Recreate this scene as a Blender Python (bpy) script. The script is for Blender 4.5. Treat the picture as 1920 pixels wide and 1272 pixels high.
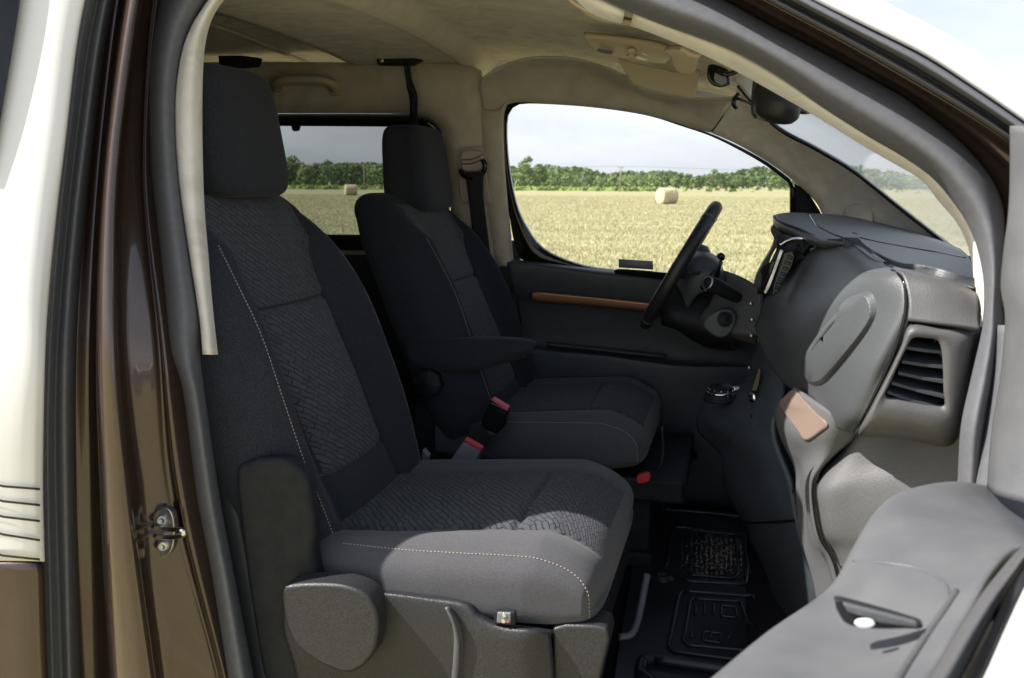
import bpy, math, random
import numpy as np
from mathutils import Vector, Matrix
random.seed(7); rng = np.random.default_rng(7)
S = bpy.context.scene
for o in list(bpy.data.objects): bpy.data.objects.remove(o)
COL = S.collection
# ------------------------------------------------------------------ camera
CAM = Vector((0.0, -1.2, 0.92)); YAW = math.radians(14.0); PITCH = math.radians(9.6); ROLL = math.radians(0.35); FPX = 1720.0
fw = Vector((-math.sin(YAW)*math.cos(PITCH), math.cos(YAW)*math.cos(PITCH), -math.sin(PITCH)))
rt = Vector((math.cos(YAW), math.sin(YAW), 0)); up = rt.cross(fw)
rt, up = rt*math.cos(ROLL)+up*math.sin(ROLL), up*math.cos(ROLL)-rt*math.sin(ROLL)
cd = bpy.data.cameras.new('camera'); cam = bpy.data.objects.new('camera', cd); COL.objects.link(cam)
M3 = Matrix((rt, up, -fw)).transposed()
cam.matrix_world = Matrix.Translation(CAM) @ M3.to_4x4()
cd.sensor_width = 36.0; cd.lens = 36.0*FPX/1920.0; cd.clip_start = 0.02; cd.clip_end = 6000
cd.dof.use_dof = True; cd.dof.focus_distance = 2.1; cd.dof.aperture_fstop = 8.5
S.camera = cam
# ------------------------------------------------------------------ world + sun
SUN = Vector((-math.cos(math.radians(19))*math.cos(math.radians(46)), -math.sin(math.radians(19))*math.cos(math.radians(46)), math.sin(math.radians(46))))          # direction towards the sun
W = bpy.data.worlds.new('World'); S.world = W; W.use_nodes = True
nt = W.node_tree; nt.nodes.clear()
wo = nt.nodes.new('ShaderNodeOutputWorld'); bg = nt.nodes.new('ShaderNodeBackground')
sk = nt.nodes.new('ShaderNodeTexSky'); sk.sky_type = 'NISHITA'; sk.sun_disc = False
sk.sun_elevation = math.asin(SUN.z); sk.sun_rotation = math.atan2(SUN.x, SUN.y)
sk.air_density = 1.0; sk.dust_density = 2.5; sk.ozone_density = 1.3
bg.inputs['Strength'].default_value = 0.079
tc = nt.nodes.new('ShaderNodeTexCoord'); mp = nt.nodes.new('ShaderNodeMapping'); mp.inputs['Scale'].default_value = (1.0, 1.0, 5.0)
cn = nt.nodes.new('ShaderNodeTexNoise'); cn.inputs['Scale'].default_value = 1.7; cn.inputs['Detail'].default_value = 7; cn.inputs['Roughness'].default_value = 0.55; cn.inputs['Distortion'].default_value = 0.6
cr = nt.nodes.new('ShaderNodeValToRGB'); cr.color_ramp.elements[0].position = 0.38; cr.color_ramp.elements[0].color = (0.45,)*3+(1,); cr.color_ramp.elements[1].position = 0.66; cr.color_ramp.elements[1].color = (0.85,)*3+(1,)
mx = nt.nodes.new('ShaderNodeMix'); mx.data_type = 'RGBA'
nt.links.new(tc.outputs['Generated'], mp.inputs['Vector']); nt.links.new(mp.outputs[0], cn.inputs['Vector']); nt.links.new(cn.outputs['Fac'], cr.inputs['Fac'])
sep = nt.nodes.new('ShaderNodeSeparateXYZ'); hr_ = nt.nodes.new('ShaderNodeMapRange'); mu = nt.nodes.new('ShaderNodeMath'); mu.operation = 'MULTIPLY'
nt.links.new(tc.outputs['Generated'], sep.inputs[0]); nt.links.new(sep.outputs['Z'], hr_.inputs['Value'])
hr_.inputs['From Min'].default_value = .05; hr_.inputs['From Max'].default_value = .75; hr_.inputs['To Min'].default_value = 1.0; hr_.inputs['To Max'].default_value = .22
nt.links.new(cr.outputs['Color'], mu.inputs[0]); nt.links.new(hr_.outputs[0], mu.inputs[1]); nt.links.new(mu.outputs[0], mx.inputs['Factor']); nt.links.new(sk.outputs[0], mx.inputs[6]); mx.inputs[7].default_value = (8.2, 8.5, 9.3, 1)
nt.links.new(mx.outputs[2], bg.inputs['Color']); nt.links.new(bg.outputs[0], wo.inputs['Surface'])
sd = bpy.data.lights.new('sun', 'SUN'); sd.energy = 5.0; sd.angle = math.radians(0.55); sd.color = (1.0, 0.95, 0.88)
so = bpy.data.objects.new('sun', sd); COL.objects.link(so)
so.rotation_euler = (-SUN).to_track_quat('-Z', 'Y').to_euler()
S.view_settings.view_transform = 'Standard'; S.view_settings.look = 'None'; S.view_settings.gamma = 1.0
S.view_settings.exposure = 0.98; S.view_settings.use_curve_mapping = False
S.render.engine = 'CYCLES'
try:
    S.cycles.max_bounces = 10; S.cycles.diffuse_bounces = 5; S.cycles.transparent_max_bounces = 16; S.cycles.sample_clamp_indirect = 4
except Exception: pass
# ------------------------------------------------------------------ materials
MAT = {}
def mat(name, col, rough=0.6, spec=0.5, metal=0.0, coat=0.0, noise=None, bump=None, sheen=0.0, coatr=0.05):
    """noise=(scale, second colour, detail) ; bump=(kind, scale, strength, distance)"""
    m = bpy.data.materials.new(name); m.use_nodes = True; n = m.node_tree.nodes; l = m.node_tree.links
    b = n['Principled BSDF']; b.inputs['Base Color'].default_value = (*col, 1); b.inputs['Roughness'].default_value = rough
    b.inputs['Specular IOR Level'].default_value = spec; b.inputs['Metallic'].default_value = metal
    b.inputs['Coat Weight'].default_value = coat; b.inputs['Coat Roughness'].default_value = coatr
    if sheen: b.inputs['Sheen Weight'].default_value = sheen; b.inputs['Sheen Roughness'].default_value = 0.5
    t = n.new('ShaderNodeTexCoord')
    if noise:
        x = n.new('ShaderNodeTexNoise'); x.inputs['Scale'].default_value = noise[0]; x.inputs['Detail'].default_value = noise[2] if len(noise) > 2 else 4
        if len(noise) > 3: x.inputs['Distortion'].default_value = noise[3]
        r = n.new('ShaderNodeValToRGB'); r.color_ramp.elements[0].position = .36; r.color_ramp.elements[1].position = .64
        r.color_ramp.elements[0].color = (*col, 1); r.color_ramp.elements[1].color = (*noise[1], 1)
        l.new(t.outputs['Object'], x.inputs['Vector']); l.new(x.outputs['Fac'], r.inputs['Fac']); l.new(r.outputs['Color'], b.inputs['Base Color'])
    if bump:
        bp = n.new('ShaderNodeBump'); bp.inputs['Strength'].default_value = bump[2]; bp.inputs['Distance'].default_value = bump[3]
        if bump[0] == 'noise': x = n.new('ShaderNodeTexNoise'); x.inputs['Detail'].default_value = 3; out = 'Fac'
        else: x = n.new('ShaderNodeTexVoronoi'); out = 'Distance'
        x.inputs['Scale'].default_value = bump[1]
        l.new(t.outputs['Object'], x.inputs['Vector']); l.new(x.outputs[out], bp.inputs['Height']); l.new(bp.outputs[0], b.inputs['Normal'])
    MAT[name] = m; return m
def glass(name, tint, gloss=0.08, haze=0.0, hazecol=(.8, .8, .8), smear=None, stretch=(9, 9, 1.2)):
    m = bpy.data.materials.new(name); m.use_nodes = True; n = m.node_tree.nodes; l = m.node_tree.links; n.clear()
    o = n.new('ShaderNodeOutputMaterial'); tr = n.new('ShaderNodeBsdfTransparent'); tr.inputs[0].default_value = (*tint, 1)
    g = n.new('ShaderNodeBsdfGlossy'); g.inputs['Roughness'].default_value = 0.02
    fr = n.new('ShaderNodeFresnel'); fr.inputs[0].default_value = 1.18
    a = n.new('ShaderNodeMixShader'); l.new(fr.outputs[0], a.inputs[0]); l.new(tr.outputs[0], a.inputs[1]); l.new(g.outputs[0], a.inputs[2])
    last = a
    if haze:
        d = n.new('ShaderNodeBsdfDiffuse'); d.inputs[0].default_value = (*hazecol, 1); tl = n.new('ShaderNodeBsdfTranslucent'); tl.inputs[0].default_value = (*hazecol, 1)
        h = n.new('ShaderNodeMixShader'); h.inputs[0].default_value = .85; l.new(d.outputs[0], h.inputs[1]); l.new(tl.outputs[0], h.inputs[2])
        t = n.new('ShaderNodeTexCoord'); mpp = n.new('ShaderNodeMapping'); mpp.inputs['Scale'].default_value = stretch; x = n.new('ShaderNodeTexNoise'); x.inputs['Scale'].default_value = 3; x.inputs['Detail'].default_value = 5
        mr = n.new('ShaderNodeMapRange'); mr.inputs['From Min'].default_value = .3; mr.inputs['From Max'].default_value = .75; mr.inputs['To Min'].default_value = haze*.7; mr.inputs['To Max'].default_value = haze*1.5
        l.new(t.outputs['Object'], mpp.inputs[0]); l.new(mpp.outputs[0], x.inputs['Vector']); l.new(x.outputs['Fac'], mr.inputs['Value'])
        fac = mr.outputs[0]
        if smear:
            x0, x1, z0, z1, per = smear; sx = n.new('ShaderNodeSeparateXYZ'); l.new(t.outputs['Object'], sx.inputs[0])
            def win(o_, a, b, s_):
                r1 = n.new('ShaderNodeMapRange'); r1.interpolation_type = 'SMOOTHSTEP'; r1.inputs['From Min'].default_value = a; r1.inputs['From Max'].default_value = a+s_; l.new(o_, r1.inputs['Value'])
                r2 = n.new('ShaderNodeMapRange'); r2.interpolation_type = 'SMOOTHSTEP'; r2.inputs['From Min'].default_value = b; r2.inputs['From Max'].default_value = b-s_; l.new(o_, r2.inputs['Value'])
                q = n.new('ShaderNodeMath'); q.operation = 'MULTIPLY'; l.new(r1.outputs[0], q.inputs[0]); l.new(r2.outputs[0], q.inputs[1]); return q.outputs[0]
            def M(op, a, b):
                q = n.new('ShaderNodeMath'); q.operation = op
                for k_, v_ in enumerate((a, b)):
                    if isinstance(v_, (int, float)): q.inputs[k_].default_value = v_
                    else: l.new(v_, q.inputs[k_])
                return q.outputs[0]
            wv = M('ADD', M('MULTIPLY', M('SINE', M('MULTIPLY', sx.outputs['X'], 6.283/per), 0), .5), .5)
            sm = M('MULTIPLY', M('MULTIPLY', win(sx.outputs['X'], x0, x1, .03), win(sx.outputs['Z'], z0, z1, .03)), M('ADD', M('MULTIPLY', wv, .22), .08))
            fac = M('ADD', fac, sm)
        c = n.new('ShaderNodeMixShader'); l.new(fac, c.inputs[0]); l.new(a.outputs[0], c.inputs[1]); l.new(h.outputs[0], c.inputs[2]); last = c
    l.new(last.outputs[0], o.inputs[0]); MAT[name] = m; return m
mat('suede', (.50, .465, .395), .95, .15, noise=(9, (.42, .385, .315), 6, 1.6), bump=('noise', 260, .25, .002), sheen=.25)
mat('suede_ceiling', (.47, .43, .345), .95, .15, noise=(11, (.33, .295, .225), 8, 2.0), bump=('noise', 200, .3, .002), sheen=.3)
mat('suede_light', (.76, .73, .67), .95, .15, noise=(14, (.62, .59, .52), 5, 1.2), bump=('noise', 260, .25, .002), sheen=.3)
mat('beige_plastic', (.48, .41, .30), .5, .4, bump=('noise', 500, .1, .001))
mat('trim_plastic_beige', (.42, .36, .31), .5, .4, bump=('noise', 500, .1, .001))
mat('fabric', (.015, .017, .024), .95, .2, noise=(450, (.029, .032, .042), 2), bump=('noise', 900, .5, .0012), sheen=.06)  # seat cloth colour, darkened and tinted blue to read as shade
mat('fabric_sunlit', (.058, .059, .066), .95, .2, noise=(700, (.086, .086, .094), 2), bump=('noise', 900, .5, .0012), sheen=.12)  # cushion copy of the same cloth, colour raised to read as sunlit
mat('plastic_black', (.011, .012, .016), .6, .25, noise=(40, (.016, .018, .021), 3), bump=('voronoi', 700, .25, .0008))
mat('plastic_dark', (.038, .046, .055), .5, .5, noise=(30, (.047, .056, .065), 3), bump=('voronoi', 650, .3, .0009))
mat('plastic_grey', (.078, .079, .082), .45, .5, noise=(700, (.090, .090, .092), 3), bump=('voronoi', 600, .3, .0009))
mat('plastic_seat_trim', (.014, .015, .018), .42, .5, noise=(420, (.031, .031, .034), 3), bump=('voronoi', 650, .4, .001))
mat('dash_grain', (.064, .070, .077), .42, .55, noise=(700, (.074, .080, .086), 3), bump=('voronoi', 520, .28, .0008))
mat('dash_lower', (.088, .090, .096), .55, .4, noise=(450, (.112, .113, .118), 3), bump=('voronoi', 600, .35, .001))
mat('door_plastic', (.092, .096, .103), .45, .5, noise=(18, (.112, .115, .121), 7), bump=('voronoi', 600, .2, .001))
mat('gloss_black', (.008, .008, .009), .12, .5)
mat('rubber', (.105, .108, .122), .55, .4, noise=(90, (.12, .124, .138), 3), bump=('noise', 300, .15, .001))
mat('rubber_black', (.018, .019, .022), .5, .4)
mat('leather', (.016, .017, .020), .45, .5, bump=('voronoi', 500, .25, .0008))
mat('paint_brown', (.052, .033, .025), .24, .5, metal=.45, coat=1.0, noise=(900, (.080, .051, .038), 1))
mat('paint_white', (.80, .80, .79), .35, .5, coat=.6)
mat('decal_black', (.02, .02, .02), .5)
mat('copper', (.42, .21, .125), .42, .5, metal=.55, bump=('noise', 300, .05, .001))
mat('copper_pale', (.235, .175, .145), .5, .5, metal=.2, bump=('voronoi', 500, .15, .001))
mat('chrome', (.78, .78, .78), .12, .5, metal=1.0)
mat('steel', (.72, .72, .72), .38, .5, metal=1.0, noise=(60, (.42, .42, .43), 3))
mat('red_plastic', (.55, .03, .04), .4, .5)
mat('red_plastic_pale', (.62, .10, .13), .4, .5)
mat('grey_plastic_buckle', (.16, .165, .18), .45, .5)
mat('webbing', (.022, .023, .028), .9, .3, bump=('noise', 700, .4, .001))
mat('thread', (.36, .30, .27), .8, .3)
mat('lens_clear', (.75, .74, .62), .15, .5)
mat('card', (.26, .25, .30), .5, .4)
mat('screen', (.012, .014, .018), .08, .6)
mat('mat_rubber', (.020, .022, .026), .36, .5, noise=(50, (.016, .017, .019), 4), bump=('noise', 350, .2, .001))
mat('carpet', (.012, .012, .014), .98, .1, bump=('noise', 500, .6, .003))
mat('dust', (.30, .27, .21), .95, .1)
mat('hay', (.66, .56, .38), .95, .1, noise=(9, (.50, .42, .27), 8), bump=('noise', 14, .8, .05))
mat('wood_pole', (.25, .22, .18), .9, .2, noise=(6, (.32, .29, .25), 3))
mat('bark', (.07, .055, .04), .95, .1)
mat('corn', (.19, .27, .07), .9, .1, noise=(.2, (.25, .33, .09), 3))
mat('leaf_a', (.15, .215, .085), .9, .15, noise=(.5, (.20, .27, .11), 3))  # all leaf colours are lightened to carry the distance haze
mat('leaf_b', (.19, .26, .10), .9, .15, noise=(.5, (.24, .31, .13), 3))
mat('leaf_c', (.12, .18, .085), .9, .15, noise=(.5, (.16, .22, .10), 3))
mat('straw', (.47, .425, .25), .95, .1, noise=(.35, (.40, .385, .20), 5))
mat('straw_b', (.52, .47, .31), .95, .1)
glass('glass_clear', (.93, .95, .95), haze=.035, hazecol=(.75, .78, .85))
glass('glass_tinted', (.30, .325, .32), haze=.02, hazecol=(.6, .65, .7))
glass('glass_windscreen', (.88, .92, .90), haze=.26, hazecol=(.97, .97, .95), stretch=(.5, .5, .5))
# quilted seat fabric: rows of wavy ridges broken into short lozenges, following the cloth (UV)
def quilted(name, c0, c1):
    m = bpy.data.materials.new(name); m.use_nodes = True; n = m.node_tree.nodes; l = m.node_tree.links
    b = n['Principled BSDF']; b.inputs['Roughness'].default_value = .95; b.inputs['Specular IOR Level'].default_value = .2
    b.inputs['Sheen Weight'].default_value = .08
    uv = n.new('ShaderNodeUVMap'); uv.uv_map = 'UVMap'
    mp = n.new('ShaderNodeMapping'); mp.inputs['Rotation'].default_value = (0, 0, math.radians(38)); l.new(uv.outputs[0], mp.inputs[0])
    br = n.new('ShaderNodeTexBrick'); br.inputs['Scale'].default_value = 1.0; br.inputs['Brick Width'].default_value = .030; br.inputs['Row Height'].default_value = .0105
    br.inputs['Mortar Size'].default_value = .0014; br.inputs['Mortar Smooth'].default_value = 1.0; br.offset = .37; br.inputs['Color1'].default_value = (1, 1, 1, 1); br.inputs['Color2'].default_value = (.7, .7, .7, 1); br.inputs['Mortar'].default_value = (0, 0, 0, 1)
    wv = n.new('ShaderNodeTexNoise'); wv.inputs['Scale'].default_value = 45; wv.inputs['Detail'].default_value = 1
    ad = n.new('ShaderNodeVectorMath'); ad.operation = 'MULTIPLY_ADD'; ad.inputs[1].default_value = (.012, .012, 0)
    l.new(mp.outputs[0], wv.inputs['Vector']); l.new(wv.outputs['Color'], ad.inputs[0]); l.new(mp.outputs[0], ad.inputs[2]); l.new(ad.outputs[0], br.inputs['Vector'])
    fn = n.new('ShaderNodeTexNoise'); fn.inputs['Scale'].default_value = 900
    l.new(mp.outputs[0], fn.inputs['Vector'])
    r = n.new('ShaderNodeMix'); r.data_type = 'RGBA'; r.inputs[6].default_value = (*c0, 1); r.inputs[7].default_value = (*c1, 1)
    mm = n.new('ShaderNodeMath'); mm.operation = 'MULTIPLY'; l.new(br.outputs['Color'], mm.inputs[0]); l.new(fn.outputs['Fac'], mm.inputs[1])
    m2 = n.new('ShaderNodeMath'); m2.operation = 'MULTIPLY'; m2.inputs[1].default_value = 1.6; m2.use_clamp = True; l.new(mm.outputs[0], m2.inputs[0])
    l.new(m2.outputs[0], r.inputs['Factor']); l.new(r.outputs[2], b.inputs['Base Color'])
    bp = n.new('ShaderNodeBump'); bp.inputs['Strength'].default_value = .9; bp.inputs['Distance'].default_value = .003
    l.new(br.outputs['Color'], bp.inputs['Height']); l.new(bp.outputs[0], b.inputs['Normal']); MAT[name] = m
quilted('quilt', (.019, .021, .028), (.074, .078, .090))
# ------------------------------------------------------------------ geometry helpers
def P(px, py, s):
    """the point where the sight line through photo pixel (px,py) meets: Y=s, ('z',v), ('x',v), ('n',off) near body side, ('f',off) far body side"""
    d = fw + rt*((px-960)/FPX) - up*((py-636)/FPX)
    if isinstance(s, (int, float)): return CAM + d*((s-CAM.y)/d.y)
    k, v = s[0], s[1]
    if k == 'z': return CAM + d*((v-CAM.z)/d.z)
    if k == 'x': return CAM + d*((v-CAM.x)/d.x)
    y = v
    for _ in range(12):
        q = CAM + d*((y-CAM.y)/d.y)
        y = v + .20*max(0, q.z-.62) if k == 'n' else v - .24*max(0, q.z-.62)
    return q
def crom(pts, n, closed=False):
    """n points evenly spread on a Catmull-Rom spline through pts (numpy k x d)"""
    p = np.asarray(pts, float)
    if len(p) < 3 and not closed:
        t = np.linspace(0, 1, n)[:, None]; return p[0]*(1-t)+p[-1]*t
    if closed: q = np.vstack([p[-1], p, p[0], p[1]])
    else: q = np.vstack([2*p[0]-p[1], p, 2*p[-1]-p[-2]])
    out = []
    for i in range(1, len(q)-2):
        a, b, c, d = q[i-1], q[i], q[i+1], q[i+2]
        for t in np.linspace(0, 1, 14, endpoint=False):
            out.append(.5*((2*b)+(-a+c)*t+(2*a-5*b+4*c-d)*t*t+(-a+3*b-3*c+d)*t**3))
    out.append(q[-2]); out = np.array(out)
    L = np.r_[0, np.cumsum(np.linalg.norm(np.diff(out, axis=0), axis=1))]
    t = np.linspace(0, L[-1], n+1 if closed else n)
    r = np.array([np.interp(t, L, out[:, k]) for k in range(out.shape[1])]).T
    return r[:-1] if closed else r
VAN_BASE = Vector((-1.0, .75, -.45))
def link(o, parent=None):
    COL.objects.link(o)
    if parent:
        o.parent = parent
        base = parent
        o.matrix_parent_inverse = Matrix.Translation(-VAN_BASE) if parent is VAN else Matrix.Identity(4)
        if parent is not VAN and o.parent.get('_abs', 0) == 0: pass
    return o
def mesh(name, V, F, m, parent=None, smooth=True, sol=0.0, bev=0.0, sub=0, uv=None, off=-1, ang=None, segs=2):
    me = bpy.data.meshes.new(name); me.from_pydata([tuple(v) for v in V], [], [tuple(int(i) for i in f) for f in F]); me.update()
    o = bpy.data.objects.new(name, me)
    for k in (m if isinstance(m, (list, tuple)) else [m]): me.materials.append(MAT[k])
    if smooth:
        me.polygons.foreach_set('use_smooth', [True]*len(me.polygons))
    if uv is not None:
        ul = me.uv_layers.new(name='UVMap'); li = np.zeros(len(me.loops), int); me.loops.foreach_get('vertex_index', li)
        ul.data.foreach_set('uv', np.asarray(uv)[li].ravel())
    if sol: s = o.modifiers.new('sol', 'SOLIDIFY'); s.thickness = sol; s.offset = off
    if bev:
        b = o.modifiers.new('bev', 'BEVEL'); b.width = bev; b.segments = segs; b.limit_method = 'ANGLE'; b.angle_limit = math.radians(35); b.harden_normals = True
    if sub: s = o.modifiers.new('sub', 'SUBSURF'); s.levels = sub; s.render_levels = sub
    return link(o, parent)
def grid_faces(nu, nv, cu=False, cv=False):
    F = []
    for i in range(nu if cu else nu-1):
        for j in range(nv if cv else nv-1):
            a, b = i, (i+1) % nu; c, d = j, (j+1) % nv
            F.append((a*nv+c, a*nv+d, b*nv+d, b*nv+c))
    return F
def skin(name, curves, m, parent=None, n=40, k=6, smooth_across=True, sol=.004, **kw):
    """a surface through curves of (px,py,spec): each is a line on the thing, given where it is seen and on which real plane it lies"""
    G = []
    for c in curves:
        p = [tuple(P(*q)) for q in c]
        G.append(crom(p, n))
    G = np.array(G)                       # curves x n x 3
    if smooth_across and len(G) > 2:
        R = np.array([crom_u(G[:, j], k) for j in range(n)])
    else:
        R = np.array([np.vstack([G[i, j]*(1-t)+G[i+1, j]*t for i in range(len(G)-1) for t in np.linspace(0, 1, k, endpoint=False)]+[G[-1, j]]) for j in range(n)])
    V = R.reshape(-1, 3); F = grid_faces(R.shape[0], R.shape[1])
    a_, b_, c_, e_ = R[:-1, :-1], R[1:, :-1], R[:-1, 1:], R[1:, 1:]
    nn = np.cross(c_-a_, b_-a_); ctr = (a_+e_)/2; facing = (nn*(np.array(tuple(CAM))-ctr)).sum(2).sum()
    if facing < 0: F = [f[::-1] for f in F]       # thickness always goes behind the seen face
    return mesh(name, V, F, m, parent, sol=sol, **kw)
def crom_u(p, k):
    q = np.vstack([2*p[0]-p[1], p, 2*p[-1]-p[-2]]); out = []
    for i in range(1, len(q)-2):
        a, b, c, d = q[i-1], q[i], q[i+1], q[i+2]
        for t in np.linspace(0, 1, k, endpoint=False):
            out.append(.5*((2*b)+(-a+c)*t+(2*a-5*b+4*c-d)*t*t+(-a+3*b-3*c+d)*t**3))
    out.append(q[-2]); return np.array(out)
def plate(name, pts, s, depth, m, parent=None, rnd=True, bev=.004, n=None, dirv=None, **kw):
    """outline (px,py) seen on plane s, given a real thickness depth along dirv (default away from the near side)"""
    p = np.array([tuple(P(a, b, s)) for a, b in pts])
    if rnd: p = crom(p, n or len(pts)*6, closed=True)
    d = np.array(dirv if dirv is not None else (0, 1, 0), float)*depth
    k = len(p); V = np.vstack([p, p+d])
    F = [list(range(k)), list(range(2*k-1, k-1, -1))]+[(i, i+k, (i+1) % k+k, (i+1) % k) for i in range(k)]
    o = mesh(name, V, F, m, parent, bev=bev, **kw)
    return fixn(o)
def fixn(o):
    import bmesh
    b = bmesh.new(); b.from_mesh(o.data); bmesh.ops.recalc_face_normals(b, faces=b.faces); b.to_mesh(o.data); b.free(); return o
def tube(name, pts, r, m, parent=None, n=None, seg=10, raw=False, smooth_path=True, flat=1.0, flatdir=None, radii=None, caps=True):
    """a round (or flattened) tube along 3D points"""
    p = np.array([tuple(q) for q in pts], float)
    if smooth_path and len(p) > 2: p = crom(p, n or len(p)*6)
    N = len(p); T = np.gradient(p, axis=0); T /= np.linalg.norm(T, axis=1)[:, None]
    ref = np.array(flatdir if flatdir is not None else (0.13, 0.2, 1.0)); V = []
    for i in range(N):
        a = np.cross(T[i], ref); a /= np.linalg.norm(a)+1e-9; b = np.cross(a, T[i])
        rr = r if radii is None else np.interp(i/(N-1), np.linspace(0, 1, len(radii)), radii)
        for k in range(seg):
            t = 2*math.pi*k/seg; V.append(p[i]+rr*(a*math.cos(t)+b*math.sin(t)*flat))
    F = grid_faces(N, seg, cv=True)
    if caps: F += [tuple(range(seg))[::-1], tuple(range((N-1)*seg, N*seg))]
    if raw: return V, F
    return fixn(mesh(name, V, F, m, parent))
from mathutils.bvhtree import BVHTree
_BV = {}
def on(o, px, py, lift=.001):
    """the point of object o that is seen at photo pixel (px,py), lifted off its surface"""
    if o.name not in _BV: _BV[o.name] = BVHTree.FromPolygons([v.co for v in o.data.vertices], [tuple(p.vertices) for p in o.data.polygons])
    d = (fw + rt*((px-960)/FPX) - up*((py-636)/FPX)).normalized(); h = _BV[o.name].ray_cast(CAM, d)
    if h[0] is None: h = (_BV[o.name].find_nearest(CAM+d*1.5)[0],)
    return h[0]-d*lift
def raised(name, base, outline, h, sc, nrm, m, parent, n=48, bev=.004):
    """a moulded pad standing h proud of base: outline rests on base, its top is smaller"""
    A = crom(outline, n, closed=True); p = np.array([tuple(on(base, a, b, -.004)) for a, b in A]); c = p.mean(0); d = np.array(nrm)/np.linalg.norm(nrm)
    V = np.vstack([p, p+d*(.004+h*.55)-(p-c)*(1-sc[1]), c+(p-c)*sc[0]+d*(h+.004)]); k = n
    F = [(i, (i+1) % k, k+(i+1) % k, k+i) for i in range(k)]+[(k+i, k+(i+1) % k, 2*k+(i+1) % k, 2*k+i) for i in range(k)]+[tuple(range(2*k, 3*k))]
    return fixn(mesh(name, V, F, m, parent, bev=bev, segs=3))
class MB:
    def __init__(s): s.V = []; s.F = []
    def add(s, V, F):
        k = len(s.V); s.V += [tuple(v) for v in V]; s.F += [tuple(i+k for i in f) for f in F]; return s
    def box(s, c, d, R=None):
        c = Vector(c); v = []
        for x in (-.5, .5):
            for y in (-.5, .5):
                for z in (-.5, .5):
                    q = Vector((x*d[0], y*d[1], z*d[2])); v.append(c+(R @ q if R else q))
        return s.add(v, [(0, 1, 3, 2), (4, 6, 7, 5), (0, 4, 5, 1), (2, 3, 7, 6), (0, 2, 6, 4), (1, 5, 7, 3)])
    def build(s, name, m, parent=None, **kw): return fixn(mesh(name, s.V, s.F, m, parent, **kw))
def box(name, c, d, m, parent=None, R=None, bev=.003, **kw): return MB().box(c, d, R).build(name, m, parent, bev=bev, **kw)
def disc(name, c, nrm, r, h, m, parent=None, seg=32, prof=None, wobble=None):
    """a turned piece: prof = [(radius factor, height)...] along nrm"""
    c = np.array(tuple(c)); nz = np.array(tuple(Vector(nrm).normalized())); a = np.cross(nz, (0.1, .2, .97)); a /= np.linalg.norm(a); b = np.cross(nz, a)
    prof = prof or [(0, 0), (1, 0), (1, h*.8), (.92, h), (0, h)]; V = []
    for rr, hh in prof:
        for k in range(seg):
            t = 2*math.pi*k/seg; w = 1+(wobble[1]*math.cos(wobble[0]*t) if wobble else 0)
            V.append(c+nz*hh+r*max(rr, .001)*w*(a*math.cos(t)+b*math.sin(t)))
    return fixn(mesh(name, V, grid_faces(len(prof), seg, cv=True), m, parent, bev=0))
def stitches(name, pts, pitch, ln, r, m, parent):
    p = np.array([tuple(q) for q in pts], float); L = np.linalg.norm(np.diff(p, axis=0), axis=1).sum()*1.02
    q = crom(p, max(4, int(L/pitch))); mb = MB()
    for i in range(len(q)-1):
        d = q[i+1]-q[i]; d /= np.linalg.norm(d)+1e-9; a = q[i]; v, f = tube('', [a, a+d*ln*.5, a+d*ln], r, m, raw=True, seg=5, smooth_path=False, radii=[.5*r, r, .5*r]); mb.add(v, f)
    o = mb.build(name, m, parent); o['kind'] = 'stuff'; return o
def tag(o, label, cat, group=None): 
    o['label'] = label; o['category'] = cat
    if group: o['group'] = group
    return o
def struct(o): o['kind'] = 'structure'; return o
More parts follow.
